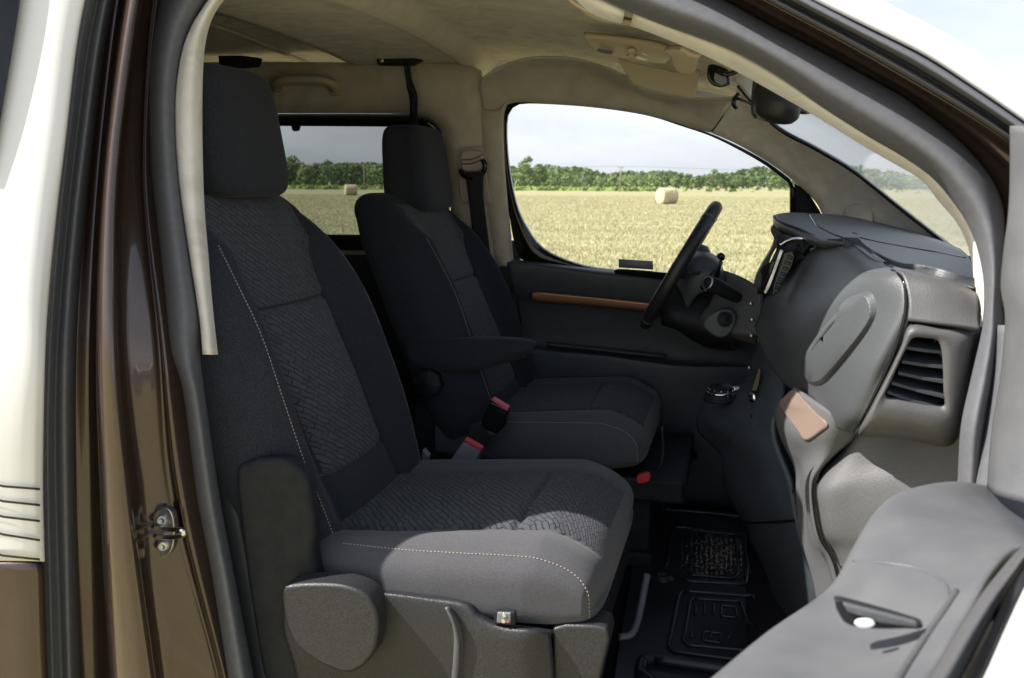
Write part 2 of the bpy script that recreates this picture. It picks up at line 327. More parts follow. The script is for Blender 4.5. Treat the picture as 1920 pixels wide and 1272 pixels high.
# ================================================================== OUTSIDE: field, wood, bales
GZ = -.45
VAN = None
def field():
    n = 60; r = np.r_[np.linspace(0, 60, 24), np.geomspace(70, 4500, 26)]; V = [(0, 0, GZ)]; F = []
    for i, a in enumerate(r[1:]):
        for k in range(n):
            t = 2*math.pi*k/n; V.append((a*math.cos(t), a*math.sin(t), GZ))
    for k in range(n): F.append((0, 1+k, 1+(k+1) % n))
    for i in range(len(r)-2):
        for k in range(n): F.append((1+i*n+k, 1+(i+1)*n+k, 1+(i+1)*n+(k+1) % n, 1+i*n+(k+1) % n))
    m = bpy.data.materials.new('stubble_ground'); m.use_nodes = True; N = m.node_tree.nodes; l = m.node_tree.links; b = N['Principled BSDF']; b.inputs['Roughness'].default_value = .95; b.inputs['Specular IOR Level'].default_value = .1
    t = N.new('ShaderNodeTexCoord')
    def ns(sc, det, c0, c1, p0=.35, p1=.65, st=(1, 1, 1)):
        mp = N.new('ShaderNodeMapping'); mp.inputs['Scale'].default_value = st; x = N.new('ShaderNodeTexNoise'); x.inputs['Scale'].default_value = sc; x.inputs['Detail'].default_value = det
        r = N.new('ShaderNodeValToRGB'); r.color_ramp.elements[0].position = p0; r.color_ramp.elements[1].position = p1; r.color_ramp.elements[0].color = (*c0, 1); r.color_ramp.elements[1].color = (*c1, 1)
        l.new(t.outputs['Object'], mp.inputs[0]); l.new(mp.outputs[0], x.inputs['Vector']); l.new(x.outputs['Fac'], r.inputs['Fac']); return r.outputs['Color']
    A = ns(.08, 6, (.41, .375, .215), (.48, .44, .265), st=(1, 4, 1)); B = ns(5, 6, (.40, .38, .30), (1.0, 1.0, 1.0), .3, .7)
    D = ns(.9, 3, (.80, .80, .78), (1.0, 1.0, 1.0), .4, .6, st=(.05, 1.0, 1))
    C = ns(.3, 4, (0, 0, 0), (1, 1, 1), .55, .8, st=(1, 3, 1))
    mm = N.new('ShaderNodeMix'); mm.data_type = 'RGBA'; mm.blend_type = 'MULTIPLY'; mm.inputs['Factor'].default_value = .5; l.new(A, mm.inputs[6]); l.new(B, mm.inputs[7])
    m2 = N.new('ShaderNodeMix'); m2.data_type = 'RGBA'; l.new(C, m2.inputs['Factor']); m3 = N.new('ShaderNodeMix'); m3.data_type = 'RGBA'; m3.blend_type = 'MULTIPLY'; m3.inputs['Factor'].default_value = 1.0; l.new(mm.outputs[2], m3.inputs[6]); l.new(D, m3.inputs[7]); l.new(m3.outputs[2], m2.inputs[6]); m2.inputs[7].default_value = (.30, .30, .12, 1)
    l.new(m2.outputs[2], b.inputs['Base Color']); MAT['ground'] = m
    struct(mesh('ground', V, F, 'ground', smooth=False))
field()
def scatter_blades(name, N, r0, r1, a0, a1, hgt, wid, m, zoff=0.0, lean=.35, power=1.5):
    """many single straw blades as one mesh"""
    u = rng.random(N); r = (r0**(2-power)+u*(r1**(2-power)-r0**(2-power)))**(1/(2-power)); a = a0+(a1-a0)*rng.random(N)
    x = CAM.x+r*np.sin(a); y = CAM.y+r*np.cos(a); h = hgt*(.5+rng.random(N)); w = wid*(.6+.8*rng.random(N))*(1+r/45)
    th = rng.random(N)*2*math.pi; lx = (rng.random(N)-.5)*2*lean*h; ly = (rng.random(N)-.5)*2*lean*h
    V = np.zeros((N, 3, 3)); V[:, 0] = np.c_[x-w*np.cos(th), y-w*np.sin(th), np.full(N, GZ+zoff)]; V[:, 1] = np.c_[x+w*np.cos(th), y+w*np.sin(th), np.full(N, GZ+zoff)]; V[:, 2] = np.c_[x+lx, y+ly, GZ+zoff+h]
    me = bpy.data.meshes.new(name); me.vertices.add(3*N); me.vertices.foreach_set('co', V.ravel()); me.loops.add(3*N); me.loops.foreach_set('vertex_index', np.arange(3*N)); me.polygons.add(N); me.polygons.foreach_set('loop_start', np.arange(N)*3); me.polygons.foreach_set('loop_total', np.full(N, 3)); me.update(); me.validate()
    me.materials.append(MAT[m]); o = bpy.data.objects.new(name, me); COL.objects.link(o); o['kind'] = 'stuff'; return o
A0, A1 = math.radians(-42), math.radians(34)
tag(scatter_blades('stubble', 300000, 4, 110, A0, A1, .060, .005, 'straw'), 'short dry golden stubble standing across the mown field', 'stubble')
tag(scatter_blades('loose_straw', 150000, 4, 90, A0, A1, .05, .006, 'straw_b', lean=1.6), 'pale loose straw lying over the stubble', 'straw')
tag(scatter_blades('green_weeds', 70000, 8, 120, A0, A1, .065, .0045, 'corn', lean=.8), 'sparse green weeds growing through the stubble', 'weeds')
# crop strip far off
def crop():
    V = []; F = []
    for i in range(9000):
        a = random.uniform(A0*1.15, A1*1.2); r = random.uniform(190, 300); x = CAM.x+r*math.sin(a); y = CAM.y+r*math.cos(a)
        if a > math.radians(3): r0 = r; 
        if a > math.radians(-4.6)+random.uniform(-.01, .01) and random.random() < .97: continue
        h = random.uniform(.5, .8); w = random.uniform(.3, .7); k = len(V); t = random.uniform(-.5, .5)
        V += [(x-w, y-t, GZ), (x+w, y+t, GZ), (x+w*.5, y+t, GZ+h), (x-w*.5, y-t, GZ+h*.9)]; F.append((k, k+1, k+2, k+3))
    o = mesh('crop_strip', V, F, 'corn', smooth=False); o['kind'] = 'stuff'; tag(o, 'bright green crop strip in front of the wood', 'crop')
crop()
def crown_mesh(name, h, w, nb, nl, leaf, m, squash=1.0):
    """leaf clumps: nb boughs, nl leaf faces each"""
    V = []; F = []
    for b in range(nb):
        t = random.random(); zz = h*(.12+.80*t); ww = w*math.sqrt(max(.05, 1-((t-.35)/.72)**2))*.75; a = random.uniform(0, 6.283); rr = ww*math.sqrt(random.random())
        c = np.array((rr*math.cos(a), rr*math.sin(a), zz)); br = w*random.uniform(.22, .38)
        for i in range(nl):
            d = np.array([random.gauss(0, 1) for _ in range(3)]); d /= np.linalg.norm(d)+1e-6; p = c+d*br*random.uniform(.7, 1.0)*np.array((1, 1, .8)); s = leaf*random.uniform(.6, 1.4)
            nn = d+np.array([random.uniform(-.6, .6) for _ in range(3)]); e = np.cross(nn, (random.random(), .3, .8)); e /= np.linalg.norm(e)+1e-6; g = np.cross(nn/np.linalg.norm(nn), e); k = len(V)
            V += [p-e*s, p+g*s*.7, p+e*s, p-g*s*.7]; F.append((k, k+1, k+2, k+3))
    me = bpy.data.meshes.new(name); me.from_pydata([tuple(v) for v in V], [], F); me.materials.append(MAT[m]); return me
def trunk_mesh(name, h, r):
    V, F = tube('', [(0, 0, 0), (.1*r, 0, h*.3), (-.2*r, .1*r, h*.6)], r, None, raw=True, seg=7, radii=[r, r*.7, r*.35])
    me = bpy.data.meshes.new(name); me.from_pydata([tuple(v) for v in V], [], F); me.materials.append(MAT['bark']); return me
CM = {}
for i, (h, w, m) in enumerate([(9, 4.2, 'leaf_a'), (8, 4.6, 'leaf_b'), (10, 4.0, 'leaf_c'), (6, 3.6, 'leaf_b'), (11, 4.8, 'leaf_a')]):
    CM[i] = (crown_mesh('crown', h, w, 26, 34, .42, m), trunk_mesh('trunk', h, .22), h)
def tree(az, r, kind, sc, label, group):
    cm, tm, h = CM[kind]; x = CAM.x+r*math.sin(az); y = CAM.y+r*math.cos(az)
    e = bpy.data.objects.new('tree', None); COL.objects.link(e); e.location = (x, y, GZ); e.rotation_euler.z = random.uniform(0, 6.28); e.scale = (sc*random.uniform(.9, 1.2), sc*random.uniform(.9, 1.2), sc); tag(e, label, 'tree', group)
    for nm, me in (('crown', cm), ('trunk', tm)):
        o = bpy.data.objects.new(nm, me); COL.objects.link(o); o.parent = e
def az_of(px): return math.atan((px-960)/FPX)-YAW
TL = 'dark green tree of the wood edge seen through the clear side window'
TR = 'tree of the wood edge seen through the dark tinted rear window'
TW = 'pale tree of the wood edge seen through the hazy windscreen'; TG = 'trees along the far edge of the field'
for px in np.arange(475, 775, 12.5):      # behind the tinted rear window
    tree(az_of(px+random.uniform(-4, 4)), random.uniform(310, 345), random.choice([0, 2, 4, 1]), random.uniform(.72, .98), TR, 'trees seen through the tinted rear window')
for px in np.arange(958, 1860, 12.5):
    base = .92 if px < 1020 else (.62 if px > 1000 and px < 1700 else .8)
    tree(az_of(px+random.uniform(-4, 4)), random.uniform(310, 360), random.choice([0, 1, 1, 3, 4, 2]), base*random.uniform(.74, 1.04), TL if px < 1500 else TW, TG if px < 1500 else 'trees seen through the windscreen')
tree(az_of(985), 300, 4, .92, 'tallest green tree at the left edge of the side window view', None)
tree(az_of(1010), 325, 0, .78, 'tree directly right of the tallest one at the wood edge', None)
def wood():
    V = []; F = []
    for i in range(26000):
        a = random.uniform(A0*1.3, A1*1.35); r = random.uniform(360, 430); x = CAM.x+r*math.sin(a); y = CAM.y+r*math.cos(a)
        top = 6.6+1.2*math.sin(a*23)+.9*math.sin(a*61+1)+.5*math.sin(a*140)+(1.6 if a < math.radians(-13) else 0)
        z = top*math.sqrt(random.random()); s = random.uniform(.5, 1.1); k = len(V); e = np.array([random.gauss(0, 1) for _ in range(3)]); e /= np.linalg.norm(e); g = np.cross(e, (.2, .9, .3)); p = np.array((x, y, GZ+z))
        V += [p-e*s, p+g*s, p+e*s, p-g*s]; F.append((k, k+1, k+2, k+3))
    o = mesh('distant_wood', V, F, 'leaf_c', smooth=False); o['kind'] = 'stuff'; tag(o, 'continuous dark wood closing the far side of the field', 'wood')
wood()
def bale(px, pyb, r, rot, label):
    q = P(px, pyb, ('z', GZ)); e = bpy.data.objects.new('hay_bale', None); COL.objects.link(e); e.location = q; e.rotation_euler.z = rot; tag(e, label, 'hay bale')
    nu, nv = 14, 40; V = []
    prof = [(-.62, 0.02), (-.62, .5), (-.62, .9), (-.58, 1), (-.3, 1.01), (0, 1), (.3, 1.01), (.58, 1), (.62, .9), (.62, .5), (.62, .02)]
    for x, rr in prof:
        for k in range(nv):
            t = 2*math.pi*k/nv; w = r*rr*(1+random.uniform(-.02, .02)); V.append((x*r*1.75, w*math.cos(t), r*.97+w*math.sin(t)))
    o = mesh('bale_roll', V, grid_faces(len(prof), nv, cv=True), 'hay'); o.parent = e; fixn(o)
    mb = MB()
    for i in range(500):
        t = random.uniform(0, 6.28); x = random.uniform(-.62, .62)*r*1.7; c = Vector((x, r*1.0*math.cos(t), r*.97+r*math.sin(t))); d = Vector([random.gauss(0, 1) for _ in range(3)])*.07; mb.add([c, c+d, c+d*.5+Vector((0, 0, .03))], [(0, 1, 2)])
    s = mesh('straw_ends', mb.V, mb.F, 'straw_b', smooth=False); s.parent = e; s['kind'] = 'stuff'
    nw = MB()
    for x in np.linspace(-.58, .58, 12)*r*1.7:
        V, F = tube('', [(x, r*1.012*math.cos(t), r*.97+r*1.012*math.sin(t)) for t in np.linspace(0, 6.283, 30)], .008, None, raw=True, seg=4, smooth_path=False); nw.add(V, F)
    w = mesh('net_wrap', nw.V, nw.F, 'straw_b'); w.parent = e; w['kind'] = 'stuff'
bale(1250, 383, .58, math.radians(40), 'large round straw bale in the field seen through the clear side window')
bale(658, 366.5, .60, math.radians(35), 'round straw bale seen through the dark tinted rear side window')
def pole(px, pyb, h, label):
    q = P(px, pyb, ('z', GZ)); q = CAM+(q-CAM)*(180/(q-CAM).length); q.z = GZ; e = bpy.data.objects.new('utility_pole', None); COL.objects.link(e); e.location = q; tag(e, label, 'utility pole', None)
    V, F = tube('', [(0, 0, 0), (0, 0, h/2), (0, 0, h)], .11, None, raw=True, seg=8, radii=[.13, .11, .09], smooth_path=False); o = mesh('post', V, F, 'wood_pole'); o.parent = e
    mb = MB().box((0, 0, h-.35), (1.1, .1, .1)); o = mb.build('crossarm', 'wood_pole'); o.parent = e
    for x in (-.5, 0, .5):
        mb = MB().box((x, 0, h-.2), (.09, .09, .18)); o = mb.build('insulator', 'rubber'); o.parent = e
    return q+Vector((0, 0, h-.1))
t1 = pole(1163, 352, 4.9, 'slim grey pole standing before the wood in the clear side window')
t2 = pole(683, 352, 4.9, 'slim pole before the wood in the dark tinted window')
for dz, nm in ((0, 0),):
    d = (t2-t1)
    pts = [t1-d*1.2, t1-d*.5-Vector((0, 0, .5)), t1, (t1+t2)/2-Vector((0, 0, .6)), t2, t2+d*.6]
    w = tube('overhead_wire', pts, .02, 'rubber', n=40, seg=4); tag(w, 'thin overhead wire strung between the poles across the field', 'wire')
# ================================================================== THE VAN
VAN = bpy.data.objects.new('van', None); COL.objects.link(VAN); VAN.location = VAN_BASE
tag(VAN, 'brown and white passenger van standing in the field with its front side door open', 'van')
def n_(o): return ('n', o)
def f_(o): return ('f', o)
def cv(pts, s): return [(a, b, s) for a, b in pts]
# ------------------------------------------------------------------ near opening: trim, seals, painted jamb
c_trim_in = [(410,665),(403,600),(391,480),(383,400),(379,300),(378,200),(381,110),(389,60),(403,24),(430,-10),(480,-45),(560,-75),(680,-90),(820,-80),(950,-50),(1050,-20),(1116,28),(1191,51),(1254,75),(1309,98),(1382,134),(1450,172),(1520,212),(1615,271),(1677,307),(1729,338),(1760,377),(1788,409),(1807,440),(1819,475),(1826,523),(1829,553),(1838,609)]
c_trim_out = [(383,665),(377,600),(362,500),(350,420),(340,340),(334,250),(335,170),(345,100),(360,55),(380,20),(405,-14),(450,-55),(530,-100),(660,-125),(810,-118),(950,-85),(1050,-45),(1136,0),(1200,28),(1254,49),(1300,65),(1379,96),(1465,145),(1544,200),(1626,252),(1693,291),(1752,334),(1795,385),(1823,433),(1838,480),(1846,523),(1847,566),(1842,613)]
c_seal_in = [(490,1380),(475,1272),(438,1075),(412,938),(386,758),(375,665)]+c_trim_out[1:-1]+[(1842,620),(1822,710),(1803,800),(1797,900),(1790,1000),(1780,1150)]
c_seal_out = [(437,1380),(423,1272),(396,1075),(370,938),(343,732),(315,640),(297,453),(282,322),(274,200),(276,100),(289,30),(312,-30),(370,-100),(480,-160),(640,-190),(850,-178),(1000,-135),(1150,-75),(1250,-38),(1351,0),(1438,47),(1536,98),(1622,145),(1693,185),(1752,228),(1803,271),(1839,311),(1865,350),(1880,393),(1883,460),(1878,557),(1882,620),(1872,710),(1855,800),(1848,900),(1840,1000),(1830,1150)]
def mid(a, b, t, n=60):
    A = crom(a, n); B = crom(b, n); return [tuple(A[i]*(1-t)+B[i]*t) for i in range(n)]
# pillar and roof rail trim (pale suede), split where the photo shows the joint
def strip(name, ci, co, offs, m, parent, n=120, k=5, a=0, b=None, **kw):
    b = n if b is None else b
    cs = []
    for t, off in offs: cs.append([(q[0], q[1], n_(off)) for q in mid(ci, co, t, n)][a:b])
    return skin(name, cs, m, parent, n=(b-a), k=k, **kw)
strip('pillar_trim', c_trim_in, c_trim_out, [(-.02, .17), (0, .085), (.35, .050), (.8, .042), (1.12, .052)], 'suede_light', VAN, n=150, a=0, b=48, sol=.003)
strip('roof_rail_trim', c_trim_in, c_trim_out, [(-.02, .21), (0, .14), (.35, .10), (.8, .09), (1.12, .10)], 'suede_light', VAN, n=150, a=48, b=92, sol=.003)
strip('windscreen_pillar_trim', c_trim_in, c_trim_out, [(-.02, .22), (0, .16), (.35, .125), (.8, .11), (1.12, .115)], 'suede_light', VAN, n=150, a=92, b=150, sol=.003)
seal = strip('door_seal', c_seal_in, c_seal_out, [(-.02, .11), (-.01, .070), (.25, .034), (.5, .024), (.75, .034), (1.0, .07), (1.02, .10)], 'rubber', VAN, n=260, k=6, sol=.003)
# lower dark pillar cover beside the seal
skin('lower_pillar_cover', [cv([(360,660),(375,758),(400,938),(425,1075),(462,1272),(478,1380)], n_(.10)), cv([(392,662),(408,758),(432,938),(458,1075),(492,1272),(506,1380)], n_(.09)), cv([(408,666),(423,758),(449,938),(475,1075),(507,1272),(522,1380)], n_(.11)), cv([(405,672),(419,758),(445,938),(471,1075),(503,1272),(518,1380)], n_(.20))], 'plastic_dark', VAN, n=60, k=5)
c_paint_out = [(215,1380),(200,1272),(182,938),(172,640),(186,320),(203,150),(229,0),(262,-90),(350,-190),(520,-255),(800,-265),(1020,-205),(1200,-125),(1320,-62),(1434,0),(1575,75),(1693,142),(1811,212),(1894,267),(1960,320),(2000,420),(2010,640),(1990,900),(1960,1150)]
jamb = VAN
body = skin('body_pillar', [
  cv([(150,1380),(140,1272),(136,938),(140,640),(165,320),(200,0),(235,-110)], n_(.02)),
  cv([(212,1380),(200,1272),(184,938),(176,640),(190,320),(229,0),(262,-110)], n_(.035)),
  cv([(220,1380),(208,1272),(190,938),(182,640),(196,320),(236,0),(268,-110)], n_(-.045)),
  cv([(268,1380),(256,1272),(222,938),(202,640),(208,320),(250,0),(285,-110)], n_(-.060)),
  cv([(304,1380),(290,1272),(246,938),(220,640),(222,320),(262,0),(300,-110)], n_(-.045)),
  cv([(316,1380),(302,1272),(256,938),(226,640),(228,320),(268,0),(305,-110)], n_(.01)),
  cv([(402,1380),(392,1272),(310,938),(284,640),(262,320),(284,0),(325,-110)], n_(.050)),
  cv([(426,1380),(412,1272),(330,938),(300,640),(270,320),(290,0),(330,-110)], n_(.060)),
  cv([(436,1380),(422,1272),(340,938),(306,640),(273,320),(294,0),(334,-110)], n_(.045)),
  cv([(470,1380),(452,1272),(390,938),(345,640),(298,320),(312,0),(352,-110)], n_(.085))], 'paint_brown', VAN, n=80, k=6, sol=.0015)
# painted channel above the opening, running down the windscreen pillar
NP = 200
rim = strip('door_frame', c_seal_out, c_paint_out, [(-.05, .12), (.0, .095), (.18, .08), (.35, .07), (.5, .055), (.75, .045), (.9, .02), (1.0, .005), (1.03, .05)], 'paint_brown', VAN, n=NP, a=70, b=178, k=6, sol=.0015)
# striker
st = plate('door_striker', [(283,985),(290,962),(306,952),(320,960),(326,985),(325,1020),(316,1040),(300,1048),(288,1040),(282,1015)], n_(.032), .014, 'steel', VAN, bev=.002)
for (a, b) in ((303, 975), (305, 1024)):
    disc('bolt', P(a, b, n_(.030)), (.45, -.9, 0), .0085, .004, 'steel', st, prof=[(0, 0), (1, 0), (1, .003), (.55, .006), (.5, .003), (0, .003)], seg=18)
hoop = [P(292, 990, n_(.030)), P(310, 992, n_(.0)), P(338, 994, n_(-.016)), P(347, 998, n_(-.018)), P(338, 1006, n_(-.012)), P(312, 1008, n_(.0)), P(296, 1008, n_(.030))]
tube('striker_hoop', hoop, .0042, 'chrome', st, n=50, seg=12)
# sliding door (outer skin, two tone), its seal and window
sdoor = skin('sliding_door', [
  cv([(-520,-260),(-560,200),(-600,700),(-610,1052)], n_(-.135)),
  cv([(-150,-200),(-180,200),(-230,700),(-235,1052)], n_(-.118)),
  cv([(100,-200),(55,200),(20,700),(18,1052)], n_(-.095)),
  cv([(184,-140),(152,0),(135,100),(118,250),(100,400),(85,560),(78,700),(75,900),(78,1053)], n_(-.076)),
  cv([(190,-140),(158,0),(141,100),(124,250),(106,400),(91,560),(84,700),(81,900),(84,1053)], n_(-.05))], 'paint_white', VAN, n=50, k=6)
low = skin('sliding_door_lower_panel', [
  cv([(-610,1056),(-600,1500)], n_(-.135)), cv([(-235,1056),(-220,1500)], n_(-.119)), cv([(18,1056),(32,1500)], n_(-.096)), cv([(77,1057),(84,1272),(96,1500)], n_(-.077)), cv([(84,1057),(91,1272),(103,1500)], n_(-.05))], 'paint_brown', VAN, n=30, k=6)
for i, (ya, yb) in enumerate([(908, 914), (936, 944), (965, 974), (998, 1010), (1038, 1046)]):
    V = []
    for x_ in np.linspace(-140, 75, 26):
        for h in (0, 4.5): V.append(on(sdoor, x_, ya+1.4+(yb-ya)*x_/77+h if x_ > 0 else ya+.08*x_+h, .0075))
    mesh('body_stripe', V, grid_faces(26, 2), 'decal_black', sdoor, smooth=False)
skin('door_window', [cv([(-500,-200),(-560,200),(-580,330)], n_(-.15)), cv([(58,-200),(35,0),(0,215),(-20,330)], n_(-.112))], 'gloss_black', sdoor, n=16, k=4, smooth_across=False, sol=.003)
skin('door_edge_seal', [
  cv([(178,-140),(152,0),(135,100),(117,250),(99,400),(86,560),(78,700),(76,900),(84,1272),(92,1400)], n_(-.03)),
  cv([(188,-140),(162,0),(145,100),(128,250),(111,400),(98,560),(90,700),(88,900),(97,1272),(104,1400)], n_(-.045)),
  cv([(206,-140),(178,0),(158,100),(139,250),(122,400),(108,560),(100,700),(98,900),(108,1272),(116,1400)], n_(-.03)),
  cv([(212,-140),(184,0),(165,100),(146,250),(129,400),(115,560),(107,700),(106,900),(118,1272),(126,1400)], n_(-.022)),
  cv([(226,-140),(198,0),(180,100),(160,250),(142,400),(128,560),(121,700),(122,900),(130,1272),(138,1400)], n_(-.035)),
  cv([(240,-140),(211,0),(192,100),(174,250),(158,400),(145,560),(139,700),(139,900),(146,1272),(154,1400)], n_(-.005)),
  cv([(246,-140),(216,0),(197,100),(179,250),(163,400),(150,560),(144,700),(144,900),(152,1272),(160,1400)], n_(.04))], 'rubber', VAN, n=80, k=5, sol=.002)
# gasket and white skin above the windscreen pillar
g_in = [(1100,-180),(1200,-125),(1320,-62),(1434,0),(1575,75),(1693,142),(1811,212),(1894,267),(1990,330)]
g_out = [(1180,-195),(1290,-130),(1410,-62),(1520,-2),(1615,47),(1733,106),(1831,169),(1917,228),(2010,295)]
cs = []
for t, o_ in ((0, .03), (.06, -.002), (.2, -.02), (.34, -.004), (.42, .004), (.5, -.010), (.72, -.040), (.92, -.02), (1.0, .01)):
    cs.append([(q[0], q[1], n_(o_)) for q in mid(g_in, g_out, t, 24)])
skin('outer_door_gasket', cs, 'rubber', VAN, n=70, k=4, sol=.002)
skin('roof_side_skin', [
  cv([(1180,-195),(1290,-130),(1410,-62),(1520,0),(1615,48),(1733,107),(1831,170),(1917,229),(2010,297)], n_(.01)),
  cv([(1186,-200),(1296,-135),(1416,-67),(1526,-5),(1621,43),(1739,102),(1837,165),(1923,224),(2016,292)], n_(-.02)),
  cv([(1240,-240),(1350,-170),(1470,-98),(1590,-30),(1690,25),(1790,80),(1890,145),(1990,215),(2070,280)], n_(-.01)),
  cv([(1300,-280),(1400,-200),(1530,-110),(1654,-2),(1722,34),(1791,71),(1855,109),(1917,145),(2050,220)], n_(.07)),
  cv([(1296,-276),(1396,-196),(1526,-106),(1650,2),(1718,38),(1787,75),(1851,113),(1913,149),(2046,224)], n_(.14))], 'paint_white', VAN, n=60, k=6, sol=.003)
# ------------------------------------------------------------------ shell that closes the cabin
def hz(x, y):
    t = min(1, max(0, (x+.62)/.64)); s = t*t*(3-2*t)*.4+.6*t*t
    return 1.262-.118*s+.035*(1-((y-.75)/.68)**2)*(1-.2*t)
def roofgrid(name, x0, x1, y0, y1, dz, m, nx=30, ny=30, sol=.004, parent=None, off=-1):
    V = [(x, y, hz(x, y)+dz) for x in np.linspace(x0, x1, nx) for y in np.linspace(y0, y1, ny)]
    return mesh(name, V, grid_faces(nx, ny), m, parent or VAN, sol=sol, off=off)
roofgrid('roof_panel', -3.3, .02, .20, 1.47, .055, 'paint_white', 40, 30, sol=.01)
hl = roofgrid('headliner', -.735, .035, .235, 1.47, 0, 'suede_ceiling')
rh = roofgrid('rear_headliner', -3.2, -1.09, .1, 1.48, .012, 'suede_ceiling', 40, 30)
roofgrid('ceiling_panel', -1.09, -.76, .20, 1.48, -.028, 'suede_ceiling', 12, 30, sol=.012, parent=rh)
roofgrid('ceiling_panel', -1.30, -1.285, .12, 1.41, .004, 'suede', 3, 30, sol=.006, parent=rh)
V = []
for y in np.linspace(.12, 1.43, 24):
    for x, dz in ((-.79, 0), (-.77, -.031), (-.755, -.036), (-.735, -.030), (-.715, -.010), (-.695, .004)): V.append((x, y, hz(x, y)+dz))
mesh('ceiling_rib', V, grid_faces(24, 6), 'suede', hl, sol=.003)
def shellbox(name, c, d, m='plastic_dark', **k): return box(name, c, d, m, VAN, bev=0, **k)
shellbox('rear_bulkhead', (-3.25, .75, .55), (.04, 1.6, 1.6), 'suede')
shellbox('floor_pan', (-1.45, .78, -.03), (3.7, 1.62, .05), 'carpet')
shellbox('underbody', (-1.2, .78, -.12), (4.4, 1.66, .12), 'plastic_black')
shellbox('engine_bulkhead', (.46, .78, .29), (.05, 1.42, .96), 'carpet')
shellbox('bonnet', (1.05, .78, .50), (1.1, 1.66, .28), 'paint_brown')
shellbox('rear_side_panel', (-2.15, -.0, .33), (2.0, .03, .72), 'suede')
V = [(x, .02+.20*max(0, z-.62), z) for x in np.linspace(-3.2, -1.75, 4) for z in (.66, .8, 1.0, 1.27)]
mesh('rear_quarter_skin', V, grid_faces(4, 4), 'suede', VAN, sol=.01)
V = [(x, .05+.20*max(0, z-.62), z) for x in np.linspace(-1.9, -1.03, 8) for z in (.66, .8, .95, 1.06, 1.27)]
sl = mesh('sliding_door_inner_panel', V, grid_faces(8, 5), 'suede', VAN, sol=.01)
shellbox('sliding_door_inner_lower', (-1.55, .06, .30), (1.0, .04, .72), 'plastic_dark')
shellbox('inner_sill', (-.35, .05, -.03), (1.2, .16, .05), 'plastic_dark')
V = [(x, 1.47+.05*k/5, hz(x, 1.47)+.055-.019*k) for x in np.linspace(-3.3, .12, 30) for k in range(5)]
mesh('far_roof_side_skin', V, grid_faces(30, 5), 'paint_white', VAN, sol=.01, off=1)
shellbox('far_side_panel', (-1.95, 1.515, .28), (2.16, .03, .86), 'plastic_dark')
shellbox('far_pillar_lower', (-.80, 1.51, .30), (.30, .03, .90), 'plastic_dark')
shellbox('far_quarter_skin', (-2.55, 1.40, .95), (1.4, .03, .62), 'suede')
# wheels keep the van on its ground
for (x, y) in ((.75, .02), (-2.45, .02), (.75, 1.5), (-2.45, 1.5)):
    w = disc('wheel', (x, y, -.13), (0, -1, 0), .32, .0, 'rubber_black', VAN, prof=[(0, -.1), (.7, -.1), (1, -.09), (1, .09), (.7, .1), (0, .1)], seg=40)
    disc('rim', (x, y-.102, -.13), (0, -1, 0), .21, .0, 'steel', w, prof=[(0, -.01), (1, -.01), (1, .012), (.85, .012), (.7, -.004), (.3, .004), (0, .008)], seg=24)
# ------------------------------------------------------------------ far side: rear window, trims, front door
fw_y = 1.50
def fplate(name, outer, inner, off, m, parent, sol=.02, n=90, k=3, **kw):
    """ring between an outer and inner outline on the far wall"""
    A = crom(outer, n, closed=True); B = crom(inner, n, closed=True); V = []
    for t in np.linspace(0, 1, k):
        for i in range(n): V.append(tuple(P(A[i][0]*(1-t)+B[i][0]*t, A[i][1]*(1-t)+B[i][1]*t, f_(off))))
    F = []
    for r in range(k-1):
        for i in range(n): F.append((r*n+i, (r+1)*n+i, (r+1)*n+(i+1) % n, r*n+(i+1) % n))
    return mesh(name, V, F, m, parent, sol=sol, off=kw.pop('soff', 1), **kw)
# rear side window
rwo = [(300,215),(500,213),(700,213),(790,215),(818,226),(832,252),(838,300),(843,360),(843,420),(838,452),(800,462),(640,462),(400,458),(300,456),(250,440),(245,330),(252,230)]
rwi = [(300,236),(500,235),(700,236),(770,237),(795,240),(812,252),(822,290),(828,350),(829,400),(824,428),(790,440),(640,441),(400,438),(310,436),(275,425),(268,330),(275,245)]
rw = fplate('rear_side_window', rwo, rwi, 1.49, 'gloss_black', VAN, sol=.015)
A = crom(rwi, 90, closed=True)
gm = [tuple(P(a, b, f_(1.505))) for a, b in A]
mesh('tinted_pane', gm, [tuple(range(90))], 'glass_tinted', rw, smooth=False)
plate('window_latch', [(546,232),(561,232),(560,243),(557,246),(549,246),(547,242)], f_(1.465), .01, 'gloss_black', rw, bev=.002)
plate('lower_window_rail', [(500,440),(700,441),(850,446),(852,520),(800,600),(500,600)], f_(1.475), .03, 'rubber_black', VAN, rnd=False)
# side wall trim around the rear window (upper band, pillar) as one smooth suede skin with the opening left free
def hole_panel(name, outer, inner, off, m, parent, **kw): return fplate(name, outer, inner, off, m, parent, n=140, k=4, **kw)
hole_panel('rear_side_trim', [(150,120),(300,118),(500,116),(700,118),(860,120),(902,132),(908,150),(912,200),(925,350),(938,500),(925,640),(700,640),(400,640),(150,640),(60,500),(50,330),(80,180)],
           [(290,212),(500,211),(640,211),(760,212),(805,217),(828,236),(836,262),(842,320),(848,380),(850,440),(838,468),(700,470),(400,466),(290,462),(238,445),(236,330),(240,225)], 1.462, 'suede', VAN, sol=.02)
skin('far_pillar_trim', [
  cv([(893,205),(898,300),(906,400),(921,499)], f_(1.452)),
  cv([(912,207),(916,300),(926,400),(938,499)], f_(1.432)),
  cv([(936,207),(934,260),(940,380),(952,500)], f_(1.432)),
  cv([(950,192),(942,225),(944,300),(950,380),(961,500)], f_(1.450)),
  cv([(953,192),(945,225),(947,300),(953,380),(964,500)], f_(1.50))], 'suede', VAN, n=40, k=6, sol=.004)
